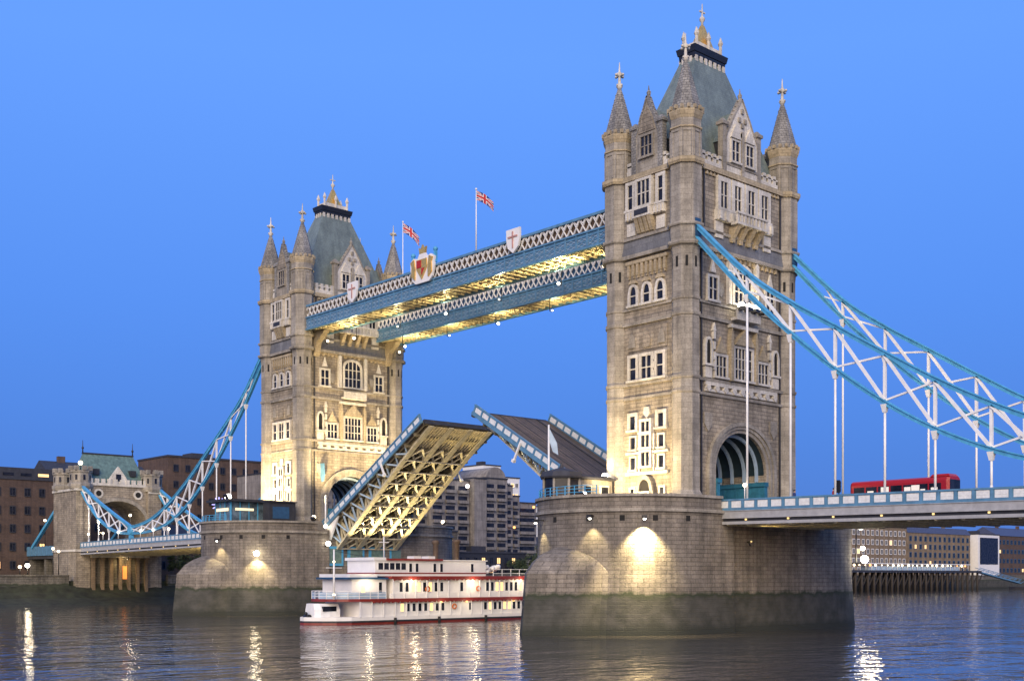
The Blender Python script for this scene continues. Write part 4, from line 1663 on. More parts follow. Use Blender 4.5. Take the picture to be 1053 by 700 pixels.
# lamps round the pier ends, shining down the stonework
def pier_lamp(cx, th, z, power, label, r=.16, y0=-13, wide=80):
    a = R(th)
    ox, oy = cos(a), sin(a)
    p = Vector((cx+10.7*ox, y0+10.7*oy, z))
    d = Vector((ox, oy, 0))
    t = thing('pier_lamp', label, 'lamp', tuple(p))
    mb = MB()
    mb.bar(p-d*.1, p+d*1.0, .12)
    mb.bar(p+d*.7+Vector((0, 0, -.1)), p+d*1.3+Vector((0, 0, -.1)), .5, .35)
    mb.build('arm', 'black_metal', t)
    mb = MB()
    mb.ball(p+d*1.0+Vector((0, 0, -.3)), r, 8, 6)
    mb.build('lens', 'lamp_glare' if r > .3 else 'lamp_white', t)
    spot(tuple(p+d*1.05+Vector((0, 0, -.4-r))), tuple(p+d*.2+Vector((0, 0, -4.2))), power, (1, .80, .42), wide, .6, .12)
pier_lamp(0, -112, 13.0, 900, 'small bright lamp on the outer edge of the nearer pier, below the cabin')
pier_lamp(0, -69, 13.2, 1500, 'lamp on the nearer pier lighting the curved cutwater cap')
pier_lamp(0, -40, 13.1, 15000, 'lamp on the nearer pier throwing the brightest long patch of light', .16, wide=96)
a_ = R(-40)
spot((12.0*cos(a_), -13+12.0*sin(a_), 12.4), (10.9*cos(a_), -13+10.9*sin(a_), 7.6), 9000, (1, .80, .42), 44, .7, .12)
pier_lamp(-82.3, -72, 12.6, 1200, 'lamp on the farther pier throwing a cone of light beside the deck end')
pier_lamp(-82.3, -38, 10.6, 3000, 'glaring lamp low on the farther pier wall', .45, wide=110)
# lamps at the far end of the nearer pier
t = thing('pier_lamp', 'cluster of glaring lamps at the far end of the nearer pier, under the deck', 'lamp', (8.6, 20.5, 8.4))
mb = MB()
mb.bar((8.0, 20.3, 8.4), (9.4, 20.9, 8.4), .14)
mb.bar((8.6, 20.5, 8.2), (8.6, 20.5, 13.0), .12)
mb.build('arm', 'black_metal', t)
for x, y, z, r in ((9.5, 21.0, 8.9, .5), (9.3, 20.9, 10.3, .3), (9.2, 20.6, 12.9, .26)):
    mb = MB()
    mb.ball((x, y, z), r, 10, 8)
    mb.build('lens', 'lamp_glare' if r > .4 else 'lamp_white', t)
point((10.6, 21.6, 9.4), 700, (1, .82, .5), .5)
# under-deck light beside the nearer pier, its fixture added to brighten the deck underside
floodlight((11.4, -5.5, 10.6), (26, -4, 13), 'added light fitting on the nearer pier wall under the bus deck', 4200, (1, .70, .28), 110, .25, head='lamp_dim', r=.1)
floodlight((-93.5, -5.5, 9.6), (-108, -3, 12.9), 'floodlight on the farther pier wall under the far deck', 15000, (1, .72, .30), 115, .25, head='lamp_soft', r=.2)

# ------------------------------------------------------------------ bus on the nearer deck
t = thing('city_bus', 'red single-decker bus crossing the deck behind the parapet', 'bus', (24.4, 4.6, 13.85))
X0, X1, Y0, Y1, Z0 = 18.5, 30.4, 3.3, 5.85, 13.88
def bus_section(x, k=0.0):
    z0, zt = Z0+.35, Z0+3.45
    return [(x, Y0+k, z0), (x, Y1-k, z0), (x, Y1-k, zt-.45), (x, Y1-.12-k, zt-.15), (x, Y1-.4-k, zt), (x, Y0+.4+k, zt), (x, Y0+.12+k, zt-.15), (x, Y0+k, zt-.45)]
mb = MB()
mb.loft([bus_section(X0, .18), bus_section(X0+.25), bus_section(X1-.3), bus_section(X1, .15)])
mb.build('body', 'bus_red', t)
mb = MB()
for i in range(7):
    a = X0+.55+i*1.52
    mb.box(a, a+1.34, Y0-.02, Y0+.04, Z0+1.5, Z0+2.75)
mb.build('side_window', 'pane_glass', t)
for i, (q, h0, h1) in enumerate(((.15, 1.55, 2.1), (1.1, 1.55, 2.3), (2.2, 1.6, 2.65), (3.05, 1.55, 2.0), (4.05, 1.55, 2.5), (4.6, 1.6, 2.66), (5.3, 1.55, 2.2), (6.1, 1.55, 2.3))):
    a = X0+.6+q*1.52
    MB().box(a, a+.55+.2*(i % 3), Y0-.035, Y0-.021, Z0+h0, Z0+h1).build('lit_side_window', 'bus_inside', t)
mb = MB()
mb.box(X1-.03, X1+.03, Y0+.2, Y1-.2, Z0+1.1, Z0+3.1)
mb.build('windscreen', 'pane_glass', t)
mb = MB()
mb.frust(X1-1.2, (Y0+Y1)/2, 1.1, 1.0, Z0+3.45, .9, .8, Z0+3.72)
mb.build('roof_pod', 'bus_red', t)
for x in (X0+2.3, X1-2.6):
    for y in (Y0+.12, Y1-.12):
        mb = MB()
        mb.tube((x, y-.13, Z0+.48), (x, y+.13, Z0+.48), .48, n=16)
        wv = mb.build('wheel', 'rubber', t)
        mb = MB()
        mb.tube((x, y-.14, Z0+.48), (x, y+.14, Z0+.48), .25, n=12)
        mb.build('rim', 'grey_steel', wv)
for y in (Y0+.35, Y1-.35):
    mb = MB()
    mb.ball((X1+.02, y, Z0+.8), .14)
    mb.build('headlight', 'lamp_soft', t)

# traffic signal and lamp on the deck near the tower
t = thing('traffic_light', 'dark traffic signal on a post on the deck behind the hangers', 'traffic light', (14.6, 7.2, 14.1))
mb = MB()
mb.tube((14.6, 7.2, 14.1), (14.6, 7.2, 17.0), .07)
mb.build('pole', 'black_metal', t)
mb = MB()
mb.box(14.42, 14.78, 7.05, 7.35, 16.6, 17.9)
mb.box(14.34, 14.86, 7.01, 7.05, 16.5, 18.0)
hd = mb.build('signal_head', 'black_metal', t)
for i, z in enumerate((17.7, 17.3, 16.9)):
    mb = MB()
    mb.ball((14.8, 7.2, z), .1)
    mb.build('signal_lens', 'dark_trim', hd)
t = thing('deck_lantern', 'small yellow lantern on the parapet in front of the tower arch', 'lamp', (13.8, -9.5, 15.2))
mb = MB()
mb.tube((13.8, -9.75, 15.1), (13.8, -9.75, 16.5), .06)
mb.build('post', 'white_paint', t)
mb = MB()
mb.ball((13.8, -9.75, 16.6), .22)
mb.build('globe', 'lamp_soft', t)
t = thing('banner_lamp', 'bright blue banner hung on the farther tower beside its arch', 'banner', (-75.4, -6.9, 22.5))
mb = MB()
mb.bar((-76.4, -6.9, 25.6), (-74.6, -6.9, 25.6), .1)
mb.build('arm', 'black_metal', t)
mb = MB()
mb.extr([(-75.8, -6.7, 25.5), (-74.7, -6.7, 25.5), (-74.5, -6.7, 23.6), (-74.8, -6.7, 22.6), (-75.4, -6.7, 22.4), (-75.8, -6.7, 23.4)], (0, .14, 0))
mb.build('banner', 'blue_paint', t)
t = thing('barrier_post', 'white lamp post at the foot of the farther arch', 'lamp post', (-71.2, -6.6, 14.3))
mb = MB()
mb.tube((-72.6, -7.7, 14.3), (-72.6, -7.7, 20.0), .14)
mb.build('post', 'white_paint', t)
mb = MB()
mb.ball((-72.6, -7.7, 14.9), .35)
mb.build('globe', 'lamp_soft', t)

# ------------------------------------------------------------------ people on the piers and deck
def person(x, y, z, face_, label, coat='cloth_dark', stride=.12, arm=.0):
    vs = [((0, 0, .95), .15), ((0, 0, 1.2), .145), ((0, 0, 1.42), .16), ((0, 0, 1.53), .062), ((0.01, 0, 1.66), .105), ((0, 0, 1.74), .075),
          ((0, .1, .9), .1), ((stride, .11, .48), .068), ((stride*.7, .11, .06), .048), ((stride*.7+.16, .11, .03), .04),
          ((0, -.1, .9), .1), ((-stride, -.11, .48), .068), ((-stride*1.7, -.11, .07), .048), ((-stride*1.7+.15, -.11, .03), .04),
          ((0, .19, 1.4), .065), ((-.03-arm, .25, 1.12), .05), ((.06+arm, .26, .88), .037), ((.09+arm, .26, .78), .034),
          ((0, -.19, 1.4), .065), ((.03+arm, -.25, 1.12), .05), ((.12+arm*2, -.25, .9), .037), ((.16+arm*2, -.24, .8), .034)]
    es = [(0, 1), (1, 2), (2, 3), (3, 4), (4, 5), (0, 6), (6, 7), (7, 8), (8, 9), (0, 10), (10, 11), (11, 12), (12, 13), (2, 14), (14, 15), (15, 16), (16, 17), (2, 18), (18, 19), (19, 20), (20, 21)]
    me = bpy.data.meshes.new('person')
    me.from_pydata([v for v, r in vs], es, [])
    o = bpy.data.objects.new('person', me)
    COL.objects.link(o)
    md = o.modifiers.new('skin', 'SKIN')
    for i, (v, r) in enumerate(vs):
        me.skin_vertices[0].data[i].radius = (r, r)
    me.skin_vertices[0].data[0].use_root = True
    o.modifiers.new('sub', 'SUBSURF').levels = 1
    dg = bpy.context.evaluated_depsgraph_get()
    m2 = bpy.data.meshes.new_from_object(o.evaluated_get(dg))
    bpy.data.objects.remove(o)
    m2.materials.clear()
    for k in ('skin', coat, 'cloth_dark'):
        m2.materials.append(M[k])
    for p in m2.polygons:
        c = p.center
        p.use_smooth = True
        p.material_index = 0 if c.z > 1.5 or (c.z < .86 and abs(c.y) > .2) else 1 if c.z > .8 else 2
    o = bpy.data.objects.new('person', m2)
    COL.objects.link(o)
    o.location = (x, y, z)
    o.rotation_euler = (0, 0, face_)
    tag(o, label, 'person')
    mb = MB()
    mb.ball((x-.015, y, z+1.72), .115, 8, 6)
    h = mb.build('hair', 'cloth_dark')
    h.parent = o
    h.matrix_parent_inverse = Matrix.Translation(Vector((x, y, z))).inverted() if False else Matrix.Identity(4)
    h.data.transform(Matrix.Translation((-x, -y, -z)))
    return o
person(-3.3, -18.0, 14.95, -.6, 'person in dark coat standing at the railing before the control cabin')
person(-4.9, -11.2, 14.95, .4, 'person in dark clothes by the turret foot next to the control cabin')
person(18.9, -7.9, 14.1, 0, 'person in blue coat walking on the deck by the tower', 'cloth_blue', .2)
person(23.5, -7.6, 14.05, pi, 'person in red coat walking on the deck behind the bus', 'cloth_red', .2)

# ------------------------------------------------------------------ river boat
BX = -41.0
def boat():
    t = thing('river_boat', 'white three-deck river boat with red trim passing between the piers', 'boat', (BX, -12, .4))
    HW = 4.4
    def plan(y):
        """half width of the hull at y (bow at -35)"""
        k = min(1, max(0, (y+31.8)/6.4))
        return HW*(1-(1-k)**2.2)*.999+.15
    ys = [-31.6, -31.0, -30, -28.6, -26.8, -23.6, -15, 0, 10, 14]
    def hull(mb, z0, z1, grow=0.0):
        rings = []
        for y in ys:
            a = plan(y)
            rings.append([(BX-a-grow, y, z0), (BX+a+grow, y, z0), (BX+a+grow, y, z1), (BX-a-grow, y, z1)])
        mb.loft(rings)
    mb = MB()
    hull(mb, -.6, .62)
    mb.build('hull', 'boat_red', t)
    mb = MB()
    hull(mb, .62, .85, .12)
    mb.build('rubbing_strake', 'dark_trim', t)
    mb = MB()
    hull(mb, .85, 1.35, .02)
    mb.build('sheer_strake', 'hull_white', t)
    def deck_house(nm, y0, y1, z0, z1, hw, mt='hull_white'):
        mb = MB()
        mb.box(BX-hw, BX+hw, y0, y1, z0, z1)
        return mb.build(nm, mt, t)
    def eave(nm, y0, y1, z0, z1, hw, mt='boat_red', scallop=True):
        mb = MB()
        mb.box(BX-hw, BX+hw, y0, y1, z0, z1)
        if scallop:
            n_ = int((y1-y0)/1.55)
            for i in range(n_):
                y = y0+.2+i*1.55
                mb.extr([(BX+hw-.04, y, z0), (BX+hw-.04, y+1.5, z0), (BX+hw-.04, y+1.3, z0-.22), (BX+hw-.04, y+.75, z0-.08), (BX+hw-.04, y+.2, z0-.22)], (.08, 0, 0))
        return mb.build(nm, mt, t)
    main = deck_house('main_deck_house', -25.2, 14, 1.35, 3.35, 4.35)
    eave('main_deck_edge', -24.0, 14, 3.35, 3.7, 4.75)
    BOW = [(-24.0, 4.75), (-25.6, 4.55), (-27.0, 4.0), (-28.2, 3.1), (-29.0, 1.9), (-29.3, .6)]
    mb = MB()
    mb.extr([(BX+h, y, 3.35) for y, h in BOW]+[(BX-h, y, 3.35) for y, h in reversed(BOW)], (0, 0, .35))
    mb.build('bow_deck_edge', 'boat_red', t)
    up = deck_house('upper_deck_house', -19.8, 14, 3.7, 6.35, 4.1)
    fr = deck_house('forward_saloon', -26.2, -20.6, 3.7, 6.3, 3.5)
    eave('upper_deck_edge', -20.5, 14, 6.35, 6.72, 4.6)
    mb = MB()
    mb.box(BX-3.9, BX+3.9, -27.0, -20.52, 6.3, 6.55)
    mb.build('forward_canopy', 'dark_blue_paint', t)
    mb = MB()
    mb.box(BX-3.7, BX+3.7, -26.6, -22.2, 6.56, 7.0)
    mb.build('awning', 'hull_white', t)
    top = deck_house('wheelhouse', -22.3, -2.8, 6.72, 8.85, 3.3)
    mb = MB()
    mb.box(BX-3.7, BX+3.7, -20.6, -11.0, 8.85, 9.1)
    mb.build('wheelhouse_roof', 'boat_red', t)
    mb = MB()
    mb.box(BX-3.5, BX+3.5, -22.6, -20.62, 8.85, 9.25)
    mb.build('roof_edge', 'hull_white', t)
    mb = MB()
    mb.box(BX-3.45, BX+3.45, -10.98, -2.6, 8.85, 9.0)
    mb.build('aft_roof_edge', 'hull_white', t)
    xs = BX
    def port(par, y, z0, z1, hw, wd=.5, mt='pane_glass'):
        mb = MB()
        mb.box(BX+hw-.02, BX+hw+.05, y-wd/2-.08, y+wd/2+.08, z0-.08, z1+.08)
        f = mb.build('window', 'white_paint', par)
        mb = MB()
        mb.box(BX+hw+.05, BX+hw+.06, y-wd/2, y+wd/2, z0, z1)
        mb.build('pane', mt, f)
    for y in [-18.6+i*1.0 for i in range(8)]+[-6.6]+[-3.8+i*.92 for i in range(14)]:
        port(main, y, 1.95, 3.0, 4.35, .5, 'lit_window' if int(y*7) % 5 == 0 else 'pane_glass')
    for i, y in enumerate([-18.6+i*1.0 for i in range(8)]+[-8.0]+[-3.2+i*.92 for i in range(14)]):
        port(up, y, 4.6, 5.85, 4.1, .5, 'lit_window' if i in (2, 3, 5, 11, 12, 16, 19) else 'pane_glass')
    for y in [-21.4+i*.95 for i in range(5)]:
        port(top, y, 7.6, 8.5, 3.3, .75)
    for y in (-16.4, -15.3, -12.2, -11.0, -5.4):
        port(top, y, 7.3, 8.45, 3.3, .45)
    port(fr, -21.6, 4.3, 5.9, 3.5, .5)
    port(fr, -24.4, 4.0, 5.6, 3.5, .6, 'lit_window')
    for y in [-20.2+i*1.9 for i in range(18)]:
        MB().bar((BX+4.55, y, 3.7), (BX+4.55, y, 6.35), .09).build('gallery_post', 'white_paint', t)
    for y in [-25.6+i*1.9 for i in range(21)]:
        MB().bar((BX+4.62, y, 1.3), (BX+4.62, y, 3.35), .09).build('main_deck_post', 'white_paint', t)
    for y, z in ((-14.3, 4.95), (-5.2, 4.95), (-9.6, 2.5), (8.0, 2.5)):
        mb = MB()
        k = 10
        for q in range(k):
            a, c = 2*pi*q/k, 2*pi*(q+1)/k
            mb.bar((BX+4.5, y+.34*cos(a), z+.34*sin(a)), (BX+4.5, y+.34*cos(c), z+.34*sin(c)), .14)
        mb.build('lifebuoy', 'lamp_off_orange', t)
    for y in (-20, -12.5, -4, 3.5):
        mb = MB()
        mb.tube((BX+4.75, y, .35), (BX+4.75, y, 1.15), .2)
        mb.build('fender', 'rubber', t)
    mb = MB()
    mb.box(BX-3.35, BX+3.36, -22.35, -2.75, 7.05, 7.2)
    mb.build('wheelhouse_stripe', 'boat_red', t)
    for y in (-12.0, -14.5):
        mb = MB()
        mb.box(BX+.8, BX+2.4, y-.6, y+.6, 9.1, 9.5)
        mb.build('roof_locker', 'hull_white', t)
    mb = MB()
    mb.tube((BX, -18.5, 9.1), (BX, -18.5, 12.2), .08)
    mb.bar((BX, -19.3, 11.4), (BX, -17.7, 11.4), .12)
    mb.build('radar_mast', 'white_paint', t)
    mb = MB()
    mb.bar((BX+3.6, -29.0, 10.0), (BX+1.0, -21.5, 9.2), .05)
    mb.build('forestay', 'black_metal', t)
    # bow rails, windlass, covered launch on the foredeck
    mb = MB()
    for s in (1, -1):
        pr = None
        for y, h in [(-21.4, 4.6), (-22.7, 4.6)]+[(q, max(.5, w_-.12)) for q, w_ in BOW]:
            x = BX+s*h
            mb.bar((x, y, 3.7), (x, y, 4.75), .07)
            if pr:
                for z in (4.05, 4.4, 4.75):
                    mb.bar((pr[0], pr[1], z), (x, y, z), .07)
            pr = (x, y)
    for z in (4.05, 4.4, 4.75):
        mb.bar((BX-.5, -29.3, z), (BX+.5, -29.3, z), .07)
    mb.build('railing', 'white_paint', t)
    mb = MB()
    path = [(-21.4, 4.57)]+[(q, w_-.2) for q, w_ in BOW]
    for s in (1, -1):
        for (ya, ha), (yb, hb) in zip(path, path[1:]):
            mb.bar((BX+s*ha, ya, 4.15), (BX+s*hb, yb, 4.15), .05, .86)
    mb.build('rail_screen', 'pale_blue_paint', t)
    mb = MB()
    mb.loft([[(BX+a*k, y, z) for a, z in ((-2.0, 1.35), (2.0, 1.35), (2.0, 2.3), (1.5, 3.1), (-1.5, 3.1), (-2.0, 2.3))] for y, k in ((-30.4, .55), (-29.8, .9), (-28.6, 1), (-27.0, 1))])
    mb.build('foredeck_shelter', 'white_paint', t)
    mb = MB()
    mb.box(BX+1.2, BX+2.05, -29.6, -27.6, 2.1, 2.75)
    mb.build('shelter_window', 'pane_glass', t)
    mb = MB()
    mb.tube((BX-.6, -30.8, 1.4), (BX+.6, -30.8, 1.4), .3)
    mb.ball((BX, -31.0, 1.8), .25)
    mb.build('windlass', 'black_metal', t)
    mb = MB()
    mb.tube((BX+3.6, -29.0, 3.7), (BX+3.6, -29.0, 10.2), .17, .1)
    mb.bar((BX+3.6, -30.2, 7.8), (BX+3.6, -27.8, 7.8), .1)
    ms = mb.build('mast', 'white_paint', t)
    mb = MB()
    mb.ball((BX+3.6, -29.0, 4.3), .2)
    mb.ball((BX+3.6, -29.0, 8.6), .16)
    mb.build('mast_light', 'lamp_soft', ms)
    for x in (BX-2.2, BX+2.6):
        mb = MB()
        mb.ngon(x, -7.7, [(.5, 6.72), (.42, 7.2), (.42, 11.3), (.62, 11.5), (.62, 11.9), (.3, 11.95)], n=12, smooth=True)
        mb.build('funnel', 'brown_wood', t)
    # white canvas-covered gear aft of the wheelhouse
    mb = MB()
    rnd = random.Random(3)
    for i in range(16):
        mb.ball((BX+1.5+rnd.uniform(-1.3, 1.6), -1.1+rnd.uniform(-1.2, 1.3), 7.2+rnd.uniform(0, 1.0)), rnd.uniform(.28, .5), 6, 5)
    mb.build('deck_chairs', 'white_paint', t)
    mb = MB()
    for y in [-2.4+i*1.7 for i in range(9)]:
        mb.bar((BX+4.5, y, 6.72), (BX+4.5, y, 7.7), .07)
    for z in (7.1, 7.7):
        mb.bar((BX+4.5, -2.4, z), (BX+4.5, 13.6, z), .07)
    mb.build('aft_railing', 'white_paint', t)
    mb = MB()
    mb.box(BX+4.1, BX+4.42, -20.5, 13.9, 3.71, 4.4)
    mb.build('gallery_screen', 'hull_white', t)
    # small lamps under the eaves
    for y, z, hw in ((-24.0, 5.9, 3.75), (-17.0, 6.1, 4.4), (-6.2, 6.05, 4.4), (-12.0, 3.15, 4.55), (-7.4, 3.15, 4.55), (1.5, 3.15, 4.55), (3.0, 6.05, 4.4)):
        mb = MB()
        mb.ball((BX+hw, y, z), .17, 8, 6)
        mb.build('eave_lamp', 'lamp_dim' if z < 4 else 'lamp_soft', t)
        point((BX+hw+.9, y, z-.1), 32 if z < 4 else 130, (1, .82, .55), .3)
    return t
boat()

# ------------------------------------------------------------------ gatehouse (abutment) tower
def gatehouse():
    X0, X1 = -184.5, -171.0
    t = thing('gatehouse_tower', 'stone gatehouse tower with green slate roof where the far chains come down', 'gatehouse', (-177.7, -.4, 2))
    yc = -.4
    AH, AZ, AR = 6.9, 18.0, 6.0
    mb = MB()
    for s in (1, -1):
        a, c = sorted((yc+s*AH, yc+s*10.2))
        mb.box(X0, X1, a, c, 1.0, 26.5)
    cu = arch_curve(AH, AZ, AR, 18)
    for a, c in zip(cu, cu[1:]):
        mb.hexa([(X0+.8, yc+a[0], a[1]), (X1-.8, yc+a[0], a[1]), (X1-.8, yc+c[0], c[1]), (X0+.8, yc+c[0], c[1]),
                 (X0+.8, yc+a[0], 27.4), (X1-.8, yc+a[0], 27.4), (X1-.8, yc+c[0], 27.4), (X0+.8, yc+c[0], 27.4)])
    wl = mb.build('wall', 'granite', t)
    mb = MB()
    mb.box(X0-.02, X1-.3, yc-AH, yc+AH, 1.0, 11.6)
    mb.build('base_wall', 'quay_stone', t)
    for i in range(7):
        mb = MB()
        y = yc-6.3+i*2.1
        mb.box(X1-.3, X1+.5, y-.35, y+.35, 2.0, 10.9)
        mb.box(X1-.3, X1+.7, y-.5, y+.5, 10.4, 10.9)
        mb.build('pilaster', 'tan_brick', t)
    mb = MB()
    mb.box(X1-.3, X1+.75, yc-AH, yc+AH, 10.9, 11.5)
    mb.build('base_cornice', 'portland', t)
    mb = MB()
    mb.box(X1-.3, X1-.1, yc+.8, yc+2.6, 6.0, 9.0)
    mb.build('lit_opening', 'lamp_ember', t)
    # battlements on walls and corner turrets
    mb = MB()
    for x in (X1-.8, X0+.8):
        for i in range(10):
            y = yc-6.5+i*1.45
            mb.box(x-.25, x+.25, y-.45, y+.45, 28.0, 29.0)
        mb.box(x-.35, x+.35, yc-6.95, yc+6.95, 27.4, 28.0)
    mb.build('battlement', 'portland', t)
    for sx_ in (X0+2.2, X1-1.7):
        for s in (1, -1):
            y = yc+s*8.5
            mb = MB()
            mb.ngon(sx_, y, [(2.5, 26.5), (2.75, 27.0), (2.75, 27.6), (2.4, 27.8), (2.4, 30.0), (2.6, 30.2), (2.6, 30.6)], n=8)
            for k in range(8):
                a = 2*pi*k/8
                mb.frust(sx_+2.25*cos(a), y+2.25*sin(a), .42, .42, 30.6, .42, .42, 31.6)
            tt = mb.build('turret', 'granite_smooth', t)
            mb = MB()
            for k in range(8):
                a = 2*pi*k/8
                r = 2.4*cos(pi/8)+.02
                d = Vector((cos(a), sin(a), 0))
                c0 = Vector((sx_, y, 0))+d*r
                mb.bar(c0+Vector((0, 0, 28.4)), c0+Vector((0, 0, 29.6)), .1, .5, up=d.cross(Vector((0, 0, 1))))
            mb.build('turret_window', 'pane_glass', tt)
    # roof, ridge finials, gable, dormers
    mb = MB()
    prof = [(X0+1.8, X1-1.8, 7.6, 27.8), (X0+2.6, X1-2.6, 7.1, 29.4), (-178.0, -177.4, 6.0, 35.0)]
    mb.loft([[(b_, yc-h, z), (b_, yc+h, z), (a, yc+h, z), (a, yc-h, z)] for a, b_, h, z in prof])
    rf = mb.build('roof', 'copper_green', t)
    mb = MB()
    mb.box(-178.1, -177.3, yc-6.1, yc+6.1, 35.0, 35.35)
    for s in (1, -1):
        mb.tube((-177.7, yc+s*6.0, 35.3), (-177.7, yc+s*6.0, 38.2), .16, .05)
        mb.ball((-177.7, yc+s*6.0, 36.4), .3)
    mb.build('ridge', 'dark_trim', rf)
    mb = MB()
    mb.extr([(X1-.7, yc-2.3, 27.4), (X1-.7, yc+2.3, 27.4), (X1-.7, yc+2.3, 28.8), (X1-.7, yc+1.2, 30.4), (X1-.7, yc, 32.0), (X1-.7, yc-1.2, 30.4), (X1-.7, yc-2.3, 28.8)], (-.6, 0, 0))
    gb = mb.build('gable', 'portland', t)
    mb = MB()
    mb.box(X1-.7, X1-.64, yc-.6, yc+.6, 28.6, 30.2)
    mb.build('gable_window', 'pane_glass', gb)
    for y in (yc-4.4, yc+4.4):
        mb = MB()
        mb.box(X1-4.2, X1-2.6, y-.7, y+.7, 30.0, 31.4)
        mb.build('dormer', 'dark_trim', rf)
    for y in (yc-4.7, yc+4.7):
        mb = MB()
        mb.tube((X1-.8, y, 25.6), (X1-.6, y, 25.6), 1.1, n=18)
        ro = mb.build('round_window', 'portland', t)
        mb = MB()
        mb.tube((X1-.6, y, 25.6), (X1-.57, y, 25.6), .65, n=18)
        mb.build('pane', 'dark_void', ro)
    mb = MB()
    A = arch_curve(AH+.003, AZ, AR+.003, 20)
    Bc = arch_curve(AH+.8, AZ, AR+.8, 20)
    for j in range(20):
        q = [A[j], A[j+1], Bc[j+1], Bc[j]]
        mb.loft([[(X1-.82, yc+u, z) for u, z in q], [(X1-.5, yc+u, z) for u, z in q]])
    mb.build('arch_moulding', 'granite_smooth', t)
    for z in (12.2, 26.0):
        for s in (1, -1):
            mb = MB()
            a, c = sorted((yc+s*(AH+.02), yc+s*10.45))
            mb.box(X0-.25, X1+.25, a, c, z, z+.5)
            mb.build('string_course', 'portland', t)
gatehouse()
floodlight((-158.2, -10.3, 15.9), (-176, -3, 26), 'added fill light on the far span parapet aimed at the gatehouse', 3600, (1, .85, .62), 75, .4, head='lamp_soft', r=.25)  # fill light in an added housing, brightens the gatehouse front
floodlight((-167.5, 0, 10.6), (-172, 0, 7), 'added fill light under the far deck lighting the gatehouse base', 800, (1, .72, .35), 130, .3, head='lamp_soft', r=.15)  # another added fill light with its own housing, for the base wall

# approach viaduct and land tie beyond the gatehouse
t = thing('approach_viaduct', 'approach road with blue railing running inland from the gatehouse', 'viaduct', (-240, 0, 6))
mb = MB()
mb.box(-330, -184.6, -9, 9, 10.8, 12.4)
mb.build('roadway', 'asphalt', t)
for i in range(14):
    mb = MB()
    mb.box(-186-i*10, -184.8-i*10, -8.6, 8.6, 5.4, 10.8)
    mb.build('viaduct_pier', 'quay_stone', t)
for s in (1, -1):
    mb = MB()
    mb.box(-330, -184.8, s*9.1-.15, s*9.1+.15, 11.6, 13.8)
    for i in range(60):
        mb.box(-330+i*2.4, -329.7+i*2.4, s*9.1-.25, s*9.1+.25, 11.6, 13.9)
    mb.build('parapet', 'blue_paint', t)
for y in (-9.2, 9.2):
    o = MB().bar((-184.4, y, 23.5), (-202, y, 13.6), .7).build('tie_chain', 'teal_paint')
    tag(o, 'blue tie chain sloping inland from the gatehouse %s' % ('on the near side' if y < 0 else 'behind it'), 'chain')

# ------------------------------------------------------------------ buildings on the far bank
_wcache = {}
def facade_windows(par, x, y0, y1, z0, z1, floors, bays, wd, ht, frame, lit=.08, seed=1, n=.12, pane='pane_glass'):
    """windows on the face looking towards +x; every window a part with its pane"""
    rnd = random.Random(seed)
    off = Vector(par['at'])
    for f in range(floors):
        for b_ in range(bays):
            y = y0+(y1-y0)*(b_+.5)/bays
            z = z0+(z1-z0)*(f+.5)/floors
            L = rnd.random() < lit
            key = (wd, ht, frame, L, n, pane)
            if key not in _wcache:
                mb = MB()
                fw = .16
                mb.box(0, n, -wd/2-fw, -wd/2, -ht/2-fw, ht/2+fw)
                mb.box(0, n, wd/2, wd/2+fw, -ht/2-fw, ht/2+fw)
                mb.box(0, n, -wd/2, wd/2, ht/2, ht/2+fw*1.6)
                mb.box(0, n+.1, -wd/2, wd/2, -ht/2-fw*1.4, -ht/2)
                mb.box(.01, n-.03, -.05, .05, -ht/2, ht/2)
                w_ = mb.build('window', frame)
                mb = MB()
                mb.face([(.03, -wd/2, -ht/2), (.03, wd/2, -ht/2), (.03, wd/2, ht/2), (.03, -wd/2, ht/2)])
                p = mb.build('pane', 'lit_window' if L else pane)
                me_w, me_p = w_.data, p.data
                bpy.data.objects.remove(w_)
                bpy.data.objects.remove(p)
                _wcache[key] = (me_w, me_p)
            mw, mp = _wcache[key]
            o = bpy.data.objects.new('window', mw)
            COL.objects.link(o)
            o.parent = par
            o.location = Vector((x, y, z))-off
            q = bpy.data.objects.new('pane', mp)
            COL.objects.link(q)
            q.parent = o

